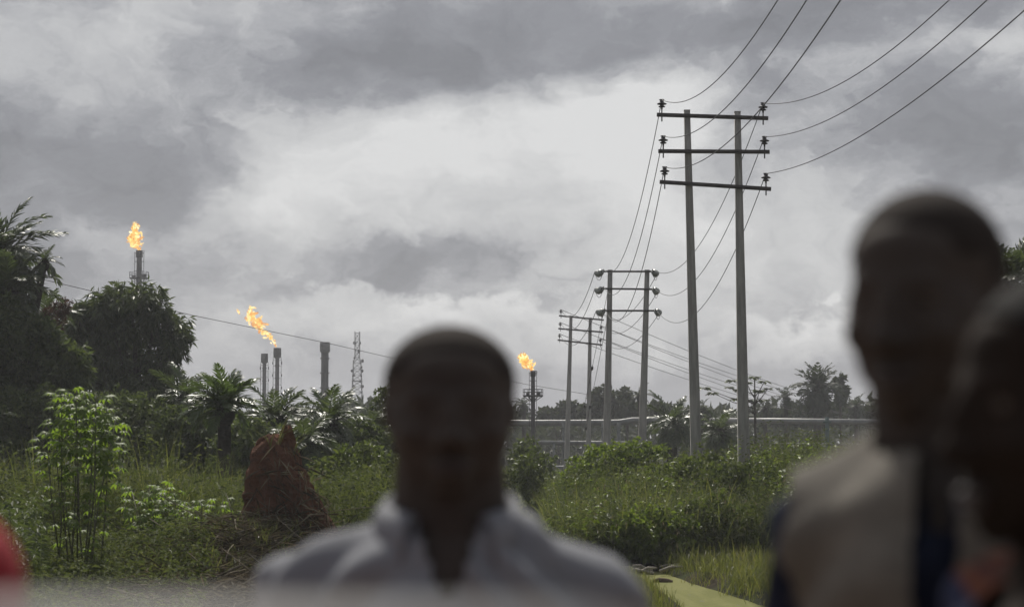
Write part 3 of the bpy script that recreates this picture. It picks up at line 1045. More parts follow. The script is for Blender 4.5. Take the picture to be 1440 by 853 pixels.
def tree(name, label, clumps, Y, n, L, Wd, mat, base=None, limbs=True, k=8, droop=.35, cat='tree', group=None, trunk_r=.14, ydep=1.0, shell=.55):
    """clumps: (px, py, rx, ry) ellipses in photograph units turned into real ellipsoids at depth Y."""
    s = FPX / Y
    cl_ = []
    for (px, py, rx, ry, *o) in clumps:
        w = W(px, py, Y)
        cl_.append((np.array((w.x, Y + (o[0] if o else random.uniform(-.35, .35) * rx / s), w.z)), np.array((rx / s, rx / s * ydep, ry / s))))
    ctr = np.mean([c for c, r in cl_], 0)
    bx = W(base, 600, Y).x if base else ctr[0]
    gz = float(G(bx, Y))
    t = thing(name, label, cat, (bx, Y, gz), 0, group)
    off = np.array((bx, Y, gz))
    tot = sum(r[0] * r[2] for c, r in cl_)
    mb = MB()
    for c, r in cl_:
        m_ = max(4, int(n * r[0] * r[2] / tot))
        P, D = clump_points(c - off, r, m_, shell)
        keep = P[:, 2] > .05
        rosettes(mb, P[keep], D[keep], k, L, Wd, droop)
    o = mb.build('crown', M[mat], t)
    if limbs:
        fork = np.array((0, 0, max(.3, (ctr[2] - gz) * .45)))
        MB().tube([(0, 0, -.2), fork * .5 + (.05, 0, 0), fork], [trunk_r * 1.3, trunk_r, trunk_r * .85], 8).build('trunk', M['bark'], t, True)
        for c, r in cl_:
            q = c - off
            m2 = (fork + q) / 2 + np.array((0, 0, .15 * (q[2] - fork[2])))
            MB().tube([fork * .92, m2, q, q + (0, 0, r[2] * .5)], [trunk_r * .6, trunk_r * .42, trunk_r * .25, trunk_r * .1], 6).build('branch', M['bark'], t, True)
            tw = MB()
            for d in rand_dirs(5):
                tw.tube([q - (0, 0, r[2] * .3), q + d * r * .5, q + d * r * .9], [trunk_r * .22, trunk_r * .14, trunk_r * .05], 4)
            tw.build('twig', M['bark'], t)
    return t


tree('mango_tree', 'large dark mango tree with long drooping leaves under the tall flare stack',
     [(186, 420, 46, 24), (150, 436, 36, 26), (118, 452, 32, 26), (222, 440, 26, 20), (238, 462, 28, 20), (244, 486, 22, 18), (170, 466, 46, 24), (118, 488, 42, 32), (150, 510, 40, 26), (228, 512, 26, 22), (150, 545, 60, 30), (210, 548, 46, 26), (196, 500, 16, 14)],
     90, 2350, .40, .085, 'tree', base=195, k=8, droop=.75, trunk_r=.2, shell=.4)
tree('dense_tree', 'dense dark tree filling the left edge below the tall palm', [(-4, 452, 44, 36), (44, 474, 34, 26), (-20, 490, 60, 60), (40, 510, 60, 45), (20, 560, 60, 40), (85, 520, 36, 36), (66, 490, 24, 24)], 77.5, 3600, .32, .11, 'shrub_dark', k=8, trunk_r=.2)
tree('red_bush', 'reddish brown leaved bush between left palm and mango tree', [(48, 468, 20, 24), (72, 448, 18, 20), (88, 432, 10, 12), (36, 492, 20, 22)], 81, 420, .20, .05, 'red_leaf', k=7, trunk_r=.06, cat='bush')
UB = 'leafy bushes beneath the left trees'
for (lb, cl_, Y, n, mat) in [
    ('dark bush at the left edge above the cassava', [(10, 585, 60, 40), (60, 580, 50, 36), (-30, 600, 50, 50), (30, 630, 60, 40)], 75, 1500, 'shrub_dark'),
    ('dark bush under the mango tree trunk', [(130, 585, 60, 38), (185, 590, 60, 36), (160, 625, 70, 36), (215, 610, 50, 36)], 76, 1700, 'shrub_dark'),
    ('dark bush under the broad young palm', [(260, 605, 56, 40), (310, 605, 50, 36), (280, 640, 60, 36)], 74, 1300, 'shrub_dark'),
    ('green bush behind the termite mound top', [(350, 620, 46, 34), (390, 640, 44, 38), (340, 650, 40, 34)], 72, 900, 'shrub_dark'),
    ('green bush between termite mound and the checked shirt man', [(505, 660, 50, 36), (540, 680, 38, 36), (470, 670, 36, 32)], 62, 900, 'shrub'),
    ('dark bush beside the near man cheek', [(545, 585, 24, 48), (552, 640, 34, 44), (540, 620, 30, 40)], 84, 900, 'shrub_dark'),
    ('dark bush under the drum headed stack', [(440, 625, 50, 34), (485, 622, 44, 36), (460, 650, 56, 34), (510, 625, 40, 34)], 75, 1400, 'shrub_dark')]:
    tree('bush', lb, cl_, Y, n, .19, .085, mat, k=7, trunk_r=.05, cat='bush', group=UB)
RB = 'leafy bushes on the right bank'
for (lb, cl_, Y, n, L, mat) in [
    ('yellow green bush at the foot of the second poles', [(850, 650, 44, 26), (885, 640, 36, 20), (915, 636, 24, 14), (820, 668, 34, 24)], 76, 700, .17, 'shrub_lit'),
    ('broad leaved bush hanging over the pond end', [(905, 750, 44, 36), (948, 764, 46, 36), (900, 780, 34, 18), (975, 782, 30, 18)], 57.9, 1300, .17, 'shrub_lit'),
    ('broad leaved bush right of the pond end bush', [(1000, 735, 54, 40), (1040, 755, 44, 32)], 59, 1000, .17, 'shrub'),
    ('tall weedy bush below the right closest pole', [(1060, 690, 44, 44), (1095, 720, 34, 44), (1020, 680, 36, 34)], 64, 800, .15, 'shrub'),
    ('dark weedy bush in the middle of the right bank', [(935, 690, 50, 40), (985, 665, 44, 30), (890, 700, 40, 34)], 67, 800, .16, 'shrub'),
    ('weedy bush left of the yellow green bush', [(815, 705, 36, 36), (850, 720, 34, 30)], 68, 480, .15, 'shrub'),
    ('small upright bush beside the near man head', [(755, 690, 22, 38), (742, 665, 22, 30), (772, 715, 18, 28)], 80, 420, .18, 'shrub'),
    ('leafy bush under the slim flare stack', [(738, 640, 22, 28), (722, 680, 26, 32), (765, 655, 16, 20)], 100, 340, .22, 'shrub')]:
    tree('bush', lb, cl_, Y, n, L, L * .5, mat, k=7, trunk_r=.04, cat='bush', group=RB)
FT = 'trees on the horizon'
for (lb, cl_, Y, n, mat, base) in [
    ('far dark tree with a domed crown between the farthest and second poles', [(848, 560, 17, 14), (838, 575, 22, 12), (865, 575, 18, 12)], 240, 190, 'tree_far', 850),
    ('far low tree right of the slim flare stack', [(775, 582, 20, 9), (800, 576, 16, 11)], 250, 150, 'tree_far', 785),
    ('far tree with a wispy top between the second poles', [(880, 562, 9, 9), (886, 578, 17, 12), (876, 552, 5, 5)], 245, 150, 'tree_far', 882),
    ('far low tree left of the glossy bushy palm', [(925, 580, 18, 14), (955, 584, 20, 11)], 245, 150, 'tree_far', 935),
    ('far low tree below the starry palm', [(1090, 586, 22, 10), (1120, 582, 18, 12)], 248, 150, 'tree_far', 1100),
    ('thin far tree with sparse feathery crown beside the tallest palm', [(1181, 536, 5, 8), (1183, 551, 7, 9), (1180, 564, 5, 7)], 228, 60, 'tree_far', 1182),
    ('far low bushy tree below the tallest palm', [(1160, 582, 26, 12), (1130, 586, 20, 9)], 246, 170, 'tree_far', 1150),
    ('far low bushy tree toward the tall man', [(1210, 584, 30, 11), (1245, 586, 26, 10)], 250, 170, 'tree_far', 1225),
    ('far low tree behind the near man head', [(690, 585, 40, 14), (640, 580, 40, 16)], 250, 200, 'tree_far', 670)]:
    tree('tree', lb, cl_, Y, n, .75, .38, mat, base, True, 6, .2, group=FT, trunk_r=.16)


def umbrella_tree():
    Y = 150
    t = thing('umbrella_tree', 'slender pale tree with flat tiers of leaves behind the right closest pole', 'tree', (W(1062, 600, Y).x, Y, 0))
    off = t.location
    tips = [(1062, 530, 9), (1050, 537, 7), (1075, 536, 8), (1030, 534, 9), (1040, 548, 8), (1068, 549, 9), (1080, 546, 6), (1026, 544, 6), (990, 545, 9), (1002, 552, 8), (1055, 562, 7), (1072, 562, 7), (1034, 560, 7)]
    MB().tube([(0, 0, -.2), W(1062, 580, Y) - off, W(1061, 530, Y) - off], [.12, .08, .03], 6).build('trunk', M['bark'], t)
    for (px, py, r) in tips:
        c = W(px, py, Y + random.uniform(-.8, .8)) - off
        a = W(1061, min(590, py + 22), Y) - off
        MB().tube([a, (a + c) / 2 + Vector((0, 0, -.12)), c], [.05, .035, .02], 4).build('branch', M['bark'], t)
        mb = MB()
        n = 34
        az_ = rng.uniform(0, 2 * PI, n); rr = r / (FPX / Y)
        D = unit(np.stack([np.cos(az_), np.sin(az_), rng.uniform(-.35, .15, n)], -1))
        P = np.array(c) + D * rr * rng.uniform(.0, .7, n)[:, None]
        add_leaves(mb, P, D, rr * .8, .26, .1, .15, np.tile([0, 0, 1.0], (n, 1)))
        mb.build('leaf_tier', M['tree_loose'], t)


umbrella_tree()

# ---------------------------------------------------------------- cassava: every palmate leaf a piece


def palmate():
    mb = MB()
    for k in range(7):
        a = (k - 3) * .72 + random.uniform(-.08, .08)
        L = (1.0 - .12 * abs(k - 3)) * random.uniform(.9, 1.1)
        d = np.array([math.cos(a), math.sin(a), 0]); s = np.array([-d[1], d[0], 0])
        w = .13
        V = [np.zeros(3), d * L * .5 + s * w + [0, 0, -.06], d * L * .5 - s * w + [0, 0, -.06], d * L * .5 + [0, 0, .03], d * L + [0, 0, -.34]]
        mb.add(V, [(0, 3, 1), (0, 2, 3), (1, 3, 4), (3, 2, 4)])
    mb.bar((0, 0, 0), (-.75, 0, -.12), .022, None, 4)
    return mb.mesh('leaf', M['cassava'])


PALMATE = [palmate() for _ in range(4)]


def cassava(label, px, Y, stems, group=None, leaf=.2):
    b = W(px, 700, Y)
    gz = float(G(b.x, Y))
    t = thing('cassava_plant', label, 'cassava plant', (b.x, Y, gz), 0, group)
    s = FPX / Y
    for (dx0, tx, ty, n, bare) in stems:
        p0 = Vector((dx0 / s, random.uniform(-.3, .3), -.1))
        w = W(tx, ty, Y)
        p1_ = Vector((w.x - b.x, random.uniform(-.5, .5), w.z - gz))
        mid = p0.lerp(p1_, .5) + Vector((random.uniform(-.08, .08), 0, 0))
        st = MB().tube([p0, mid, p1_], [.017, .014, .007], 5).build('stem', M['stem'], t)
        for k in range(n):
            f = bare + (1 - bare) * (k / max(n - 1, 1)) ** .8
            q = p0.lerp(mid, f * 2) if f < .5 else mid.lerp(p1_, f * 2 - 1)
            a = k * 2.4 + random.uniform(-.4, .4)
            o = link('leaf', random.choice(PALMATE), st)
            reach = leaf * random.uniform(1.0, 2.0) * (1.15 - .5 * f)
            up = random.uniform(-.1, .35) * reach
            o.location = q + Vector((math.cos(a) * reach, math.sin(a) * reach, up))
            o.rotation_euler = Euler((random.uniform(-.35, .35), random.uniform(-.1, .55), a))
            sc_ = leaf * random.uniform(.75, 1.25)
            o.scale = (sc_, sc_, sc_)
    return t


CG = 'cassava plants in the left clearing'
cassava('tallest cassava plant, thin bare stems under a pale green leafy top', 108, 38,
        [(-10, 88, 552, 26, .70), (2, 112, 548, 28, .62), (12, 140, 556, 28, .62), (-4, 100, 580, 24, .6), (20, 156, 590, 24, .62), (8, 128, 572, 26, .55), (30, 150, 620, 16, .6), (-16, 64, 606, 16, .7), (-22, 82, 640, 12, .55), (14, 118, 650, 12, .4), (24, 138, 690, 14, .3), (-2, 96, 690, 12, .3)], CG, .20)
cassava('rounded cassava plant between the tall cassava and the termite mound', 225, 42,
        [(-20, 180, 690, 16, .3), (-8, 205, 684, 20, .25), (4, 228, 682, 20, .25), (14, 250, 690, 18, .3), (-14, 190, 712, 14, .2), (10, 236, 706, 16, .2), (24, 262, 706, 14, .3), (-2, 214, 720, 14, .2)], CG, .19)
cassava('low bright cassava plant close to the termite mound', 290, 41,
        [(-14, 268, 712, 14, .2), (-2, 288, 706, 16, .2), (10, 310, 702, 14, .25), (16, 322, 716, 10, .3), (4, 296, 730, 12, .1), (-16, 258, 734, 12, .1)], CG, .16)

# ---------------------------------------------------------------- termite mound


def mound():
    Y = 41
    s = FPX / Y
    b = W(397, 780, Y)
    gz = 1.0
    t = thing('termite_mound', 'tall red brown termite mound hung with dry grass', 'termite mound', (b.x, Y, gz))
    def loft(prof, c0, nse, seedv):
        n = 72
        th = np.arange(n) / n * 2 * PI
        rows = []
        for (z, cx, rx_, ry_) in prof:
            k = 1 + .10 * np.sin(3 * th + z * 1.5 + seedv) + .07 * np.sin(5 * th - z * 2.3) + .05 * np.sin(9 * th + z * 5 + seedv) + .05 * np.sin(12 * th + 3 * np.sin(z * 6)) * np.sin(z * 8 + 4 * th) + .035 * np.sin(21 * th + z * 11) * np.sin(z * 13 - 5 * th) + .03 * np.sin(z * 15 + 2 * np.sin(3 * th))
            rows.append(np.stack([cx + rx_ * k * np.cos(th), ry_ * k * np.sin(th), np.full(n, z) + .05 * np.sin(4 * th + z)], -1))
        V = np.concatenate(rows)
        k = len(prof)
        i = np.arange(k - 1)[:, None] * n; j = np.arange(n)[None, :]; j2 = (j + 1) % n
        mb = MB().add(V, np.stack([i + j, i + j2, i + n + j2, i + n + j], -1).reshape(-1, 4))
        mb.f.append(np.array([list(range((k - 1) * n, k * n))]))
        return mb
    def pr(rows):
        """Profile rows (photo y, left x, right x) as (z, centre, radius x, radius y), finely resampled."""
        z = [W(0, r[0], Y).z - gz for r in rows]
        cx = [(r[1] + r[2]) / 2 / s - 397 / s for r in rows]
        rx = [(r[2] - r[1]) / 2 / s for r in rows]
        zz = np.linspace(min(z), max(z), 60)
        zs, cs, rs = np.array(z)[::-1], np.array(cx)[::-1], np.array(rx)[::-1]
        return [(q, np.interp(q, zs, cs), np.interp(q, zs, rs), np.interp(q, zs, rs) * .85) for q in zz]
    main = pr([(613, 378, 392), (620, 364, 402), (635, 354, 412), (665, 350, 424), (700, 348, 436), (725, 342, 448), (760, 322, 470), (800, 300, 488)])
    m = loft(main, 0, 0, .5)
    o = m.build('body', M['mound'], t, True)
    sp = pr([(600, 400, 406), (604, 396, 410), (614, 394, 412), (640, 392, 420), (680, 390, 432)])
    loft(sp, 0, 0, 2.0).build('spire', M['mound'], t, True)
    bu = pr([(668, 404, 420), (676, 398, 434), (700, 392, 450), (730, 392, 468), (770, 396, 486), (800, 390, 494)])
    mb = loft(bu, 0, 0, 4.0)
    mb.v[0][:, 1] -= .45
    mb.build('buttress', M['mound'], t, True)
    # dry grass hanging over it
    n = 800
    g = MB()
    px = rng.uniform(330, 480, n); py = rng.uniform(620, 790, n)
    lim = np.interp(py, [615, 640, 680, 730, 790], [412, 424, 448, 476, 492]); lo = np.interp(py, [615, 640, 725, 790], [392, 372, 345, 312])
    k = (px < lim) & (px > lo) & (rng.uniform(0, 1, n) < np.interp(px, [330, 400, 430], [.35, .7, 1]))
    px, py = px[k], py[k]
    P = np.array([tuple(W(a, b_, Y - .35 - .55 * math.sqrt(max(0, 1 - ((a - 405) / 85) ** 2)) * np.interp(b_, [620, 790], [.5, 1.7])) - Vector((b.x, Y, gz))) for a, b_ in zip(px, py)])
    D = unit(np.stack([rng.normal(.25, .5, len(P)), rng.uniform(-.5, -.1, len(P)), rng.normal(-.75, .5, len(P))], -1))
    add_leaves(g, P, D, rng.uniform(.18, .55, len(P)), rng.uniform(.012, .022, len(P)), .1, .15)
    q = g.build('hanging_grass', M['grass_dry'], t); q['kind'] = 'stuff'
    g = MB()
    n = 46
    P = np.stack([rng.uniform(-.5, .55, n), rng.uniform(-.35, .2, n), np.zeros(n)], -1)
    P[:, 2] = np.interp(P[:, 0], [-.55, -.1, .1, .4, .6], [2.0, 2.35, 2.45, 1.7, 1.3])
    add_blades(g, P, rng.uniform(.3, .8, n), .018, rng.uniform(-.6, .6, n) + PI * (rng.uniform(0, 1, n) < .3), rng.uniform(.6, 1.9, n))
    g.build('grass_tuft', M['grass'], t)


mound()

# ---------------------------------------------------------------- undergrowth that nobody could count


def scatter(n, x0, x1, y0, y1, px=True, bias=1.0):
    """Points over a stretch of ground; x0, x1 are bearings (photo columns) when px."""
    Y = y0 + (y1 - y0) * rng.uniform(0, 1, n) ** bias
    if px: X = (rng.uniform(x0, x1, n) - 720) / FPX * Y
    else: X = rng.uniform(x0, x1, n)
    return X, Y


def in_pond(X, Y, m=0.0): return (X > pond_xl(Y) - m) & (X < pond_xr(Y) + m) & (Y < 57.6 + m)


def tuft_noise(X, Y, s=1.0): return .5 + .5 * hashn(X + 3.1 * np.sin(Y * .37), Y, s)


def blades(name, label, mat, n, x0, x1, y0, y1, h, w, bend=(.3, 1.5), px=True, thin=.0, per=6, cat='grass', spread=.14, mask=None):
    X, Y = scatter(n // per, x0, x1, y0, y1, px)
    k = tuft_noise(X, Y, .8) > thin
    k &= ~in_pond(X, Y, -.12)
    if mask is not None: k &= mask(X, Y)
    X, Y = X[k], Y[k]
    hs = rng.uniform(*h, len(X)) * (.65 + .55 * tuft_noise(X, Y, .45))
    X = np.repeat(X, per) + rng.normal(0, spread, len(X) * per); Y = np.repeat(Y, per) + rng.normal(0, spread, len(Y) * per)
    hs = np.repeat(hs, per) * rng.uniform(.6, 1.15, len(X))
    P = np.stack([X, Y, G(X, Y) - .03], -1)
    mb = MB()
    add_blades(mb, P, hs, rng.uniform(*w, len(X)), rng.uniform(0, 2 * PI, len(X)), rng.uniform(*bend, len(X)))
    return tag(mb.build(name, M[mat]), label, cat, None, 'stuff')


def weeds(name, label, mat, n, x0, x1, y0, y1, h, L, Wd, px=True, thin=0.0, mask=None, cat='weeds'):
    X, Y = scatter(n // 12, x0, x1, y0, y1, px)
    k = (tuft_noise(X, Y, 1.1) > thin) & ~in_pond(X, Y, 0)
    if mask is not None: k &= mask(X, Y)
    X, Y = X[k], Y[k]
    hh = rng.uniform(*h, len(X)) * (.5 + .7 * tuft_noise(X, Y, .6))
    m_ = 12
    Z = np.repeat(hh, m_) * rng.uniform(.15, 1, len(X) * m_) ** .7
    az_ = rng.uniform(0, 2 * PI, len(Z))
    D = unit(np.stack([np.cos(az_), np.sin(az_), rng.uniform(-.4, .5, len(Z))], -1))
    X2, Y2 = np.repeat(X, m_), np.repeat(Y, m_)
    P = np.stack([X2, Y2, G(X2, Y2) + Z], -1) + D * .06
    mb = MB()
    add_leaves(mb, P, D, L * rng.uniform(.6, 1.3, len(P)), Wd * rng.uniform(.7, 1.3, len(P)), .15, .25, unit(np.tile([0, 0, 1.0], (len(P), 1)) + rng.normal(size=(len(P), 3)) * .45))
    for a, b_, c in zip(X, Y, hh): pass
    st = np.stack([X, Y, G(X, Y)], -1)
    add_blades(mb, st, hh, .014, rng.uniform(0, 2 * PI, len(X)), .25)
    return tag(mb.build(name, M[mat]), label, cat, None, 'stuff')


blades('tall_grass', 'tall dull green grass behind the termite mound and under the left trees', 'grass', 46000, -60, 640, 47, 84, (1.3, 2.8), (.014, .026), (.2, 1.3), per=7)
blades('bank_grass', 'tall grass thick on the right bank round the closest poles', 'grass', 44000, 770, 1500, 58, 82, (1.0, 2.4), (.014, .028), (.3, 1.6), per=7)
blades('reed_grass', 'long bending reed blades on the front of the right bank', 'grass', 4500, 830, 1130, 57.8, 63, (.9, 1.6), (.03, .05), (1.0, 2.4), per=6)
blades('field_grass', 'bright short grass in the open field beyond the near man', 'grass_lit', 26000, 600, 900, 78, 185, (.35, .8), (.03, .06), (.3, 1.4), per=6, spread=.3)
blades('far_grass', 'grass stretching to the pipes and far trees', 'grass', 16000, -100, 1500, 90, 240, (.6, 1.3), (.05, .09), (.3, 1.2), per=5, spread=.4)
blades('pond_grass', 'bright green grass along the right edge of the pond', 'grass_lit', 13000, 930, 1200, 40, 58, (.2, .85), (.010, .020), (.2, 1.9), per=7, thin=.12, spread=.2, mask=lambda X, Y: X > pond_xr(Y) - .15)
blades('pond_grass', 'green grass on the left edge of the pond behind the near man shoulder', 'grass_lit', 9000, 700, 950, 38, 55, (.15, .5), (.010, .018), (.2, 1.2), per=7, mask=lambda X, Y: X < pond_xl(Y) - .12)
weeds('bank_weeds', 'leafy weeds and creepers over the right bank', 'weed', 96000, 770, 1400, 57.6, 80, (.5, 2.5), .13, .055)
weeds('creepers', 'broad leaved creepers patching the right bank', 'shrub_lit', 36000, 770, 1400, 57.6, 78, (.3, 2.2), .19, .11, thin=.40)
weeds('left_weeds', 'leafy weeds among the tall grass on the left', 'weed', 100000, -60, 620, 45, 78, (.6, 2.7), .14, .065, thin=.12)
weeds('low_weeds', 'low leafy weeds at the edge of the left clearing', 'weed', 22000, -60, 300, 33, 46, (.15, .85), .11, .05, thin=.40)
weeds('clearing_weeds', 'dark small leaved weeds creeping over the left clearing', 'weed', 9000, -60, 290, 30, 44, (.08, .35), .10, .05, thin=.30)
weeds('edge_weeds', 'glossy narrow leaved weeds at the bottom left corner', 'shrub_dark', 7000, -90, 60, 34, 44, (.6, 1.9), .16, .05, cat='weeds')
blades('low_grass', 'thin grass between the cassava stems and straw', 'grass', 9000, -60, 470, 36, 47, (.15, .55), (.010, .018), (.3, 1.6), per=6, thin=.3)
# seed heads that catch the light above the grass
X, Y = scatter(2600, -60, 1450, 50, 84)
k = (X < -2.5) | (X > 2.0)
X, Y = X[k], Y[k]
P = np.stack([X, Y, G(X, Y) + rng.uniform(.9, 2.3, len(X))], -1)
mb = MB()
add_leaves(mb, P, unit(np.stack([rng.normal(0, .5, len(X)), rng.normal(0, .5, len(X)), np.ones(len(X))], -1)), .14, .022, .2)
tag(mb.build('seed_heads', M['seed']), 'pale seed heads speckling the tall grass', 'grass', None, 'stuff')
# cut straw on the clearing in front of the mound
n = 7000
px = np.where(rng.uniform(0, 1, n) < .5, rng.normal(385, 55, n), rng.normal(320, 95, n)); Yb = rng.uniform(31.5, 42, n)
X = (px - 720) / FPX * Yb
heap = .18
P = np.stack([X, Yb, G(X, Yb) + heap * rng.uniform(0, 1, n) + .02], -1)
az_ = rng.uniform(0, 2 * PI, n)
D = unit(np.stack([np.cos(az_), np.sin(az_), rng.normal(.1, .22, n)], -1))
mb = MB()
add_leaves(mb, P, D, rng.uniform(.15, .75, n), rng.uniform(.010, .024, n), .3, .05)
for q in range(240):
    a = P[q] + [0, 0, .05]; d = D[q] * rng.uniform(.5, 1.5)
    mb.tube([a, a + d * .5 + rng.normal(0, .04, 3), a + d], [.013, .011, .006], 4)
tag(mb.build('straw_litter', M['grass_dry']), 'tangled dry straw and dead stalks strewn before the termite mound', 'straw', None, 'stuff')
# a far wood that reads as one mass
n = 26000
Xw = rng.uniform(-110, 95, n); Yw = rng.uniform(262, 330, n)
top = 7.4 + 1.5 * hashn(Xw, Yw * .2, .12) + .9 * hashn(Xw, 0, .7)
P = np.stack([Xw, Yw, rng.uniform(0, 1, n) ** .6 * top], -1)
mb = MB()
add_leaves(mb, P, unit(rand_dirs(n) + [0, 0, .2]), rng.uniform(.8, 1.9, n), rng.uniform(.5, 1.2, n), .2)
tag(mb.build('far_woods', M['tree_far']), 'low dark wood along the horizon behind the pipes', 'woods', None, 'stuff')

# ---------------------------------------------------------------- driftwood at the pond end
c = W(915, 800, 56.6)
t = thing('driftwood_heap', 'pale bleached branches and litter heaped at the far end of the pond', 'driftwood', (c.x, 56.2, .03))
for k in range(16):
    x, y = rng.uniform(-.75, .75), rng.uniform(-.9, .9)
    a, L = rng.uniform(-.7, .7) + (PI if k % 2 else 0), rng.uniform(.25, .7)
    p = Vector((x, y, .05 + .1 * rng.uniform())); d = Vector((math.cos(a), math.sin(a) * .6, rng.uniform(-.05, .3))) * L
    MB().tube([p, p + d * .5 + Vector((0, 0, .05)), p + d], [.045, .04, .02], 6).build('branch', M['wood'], t, True)
t = tag(MB().tube([(-.25, 0, .03), (-.08, .03, .06), (.1, -.02, .05), (.24, .02, .03)], [.04, .07, .06, .03], 7).build('floating_log', M['litter'], None, True), 'small brown rotten log floating in the green pond', 'log')
t.location = (W(932, 816, 53).x, 53, .02)

# ---------------------------------------------------------------- people


def remeshed(name, mb, mat, voxel, parent=None, it=3, cut=None, warp=None):
    me = mb.mesh(name, mat)
    o = bpy.data.objects.new('tmp', me)
    COL.objects.link(o)
    r = o.modifiers.new('r', 'REMESH'); r.mode = 'VOXEL'; r.voxel_size = voxel; r.use_smooth_shade = True
    s = o.modifiers.new('s', 'SMOOTH'); s.factor = .5; s.iterations = it
    dg = bpy.context.evaluated_depsgraph_get()
    dg.update()
    out = bpy.data.meshes.new_from_object(o.evaluated_get(dg))
    bpy.data.objects.remove(o)
    out.name = name
    if warp is not None or cut is not None:
        V = np.empty(len(out.vertices) * 3); out.vertices.foreach_get('co', V); V = V.reshape(-1, 3)
        if cut is not None:
            dead = cut(V)
            bm = bmesh.new(); bm.from_mesh(out); bm.verts.ensure_lookup_table()
            bmesh.ops.delete(bm, geom=[bm.verts[i] for i in np.nonzero(dead)[0]], context='VERTS')
            bm.to_mesh(out); bm.free()
            V = np.empty(len(out.vertices) * 3); out.vertices.foreach_get('co', V); V = V.reshape(-1, 3)
        if warp is not None:
            out.vertices.foreach_set('co', warp(V).ravel())
        out.update()
    out.polygons.foreach_set('use_smooth', np.ones(len(out.polygons), bool))
    if not out.materials: out.materials.append(mat)
    return link(name, out, parent)


def cone(mb, a, r0, b, r1, sx=1.0):
    a, b = np.array(a, float), np.array(b, float)
    m = 5
    mb.tube([a + (b - a) * k / m for k in range(m + 1)], np.linspace(r0, r1, m + 1), 12)
    mb.ell(a, (r0,) * 3, 12, 8); mb.ell(b, (r1,) * 3, 12, 8)


ARM = [((.172, .015, 1.352), .056), ((.225, .03, 1.10), .042), ((.245, -.05, .87), .029)]


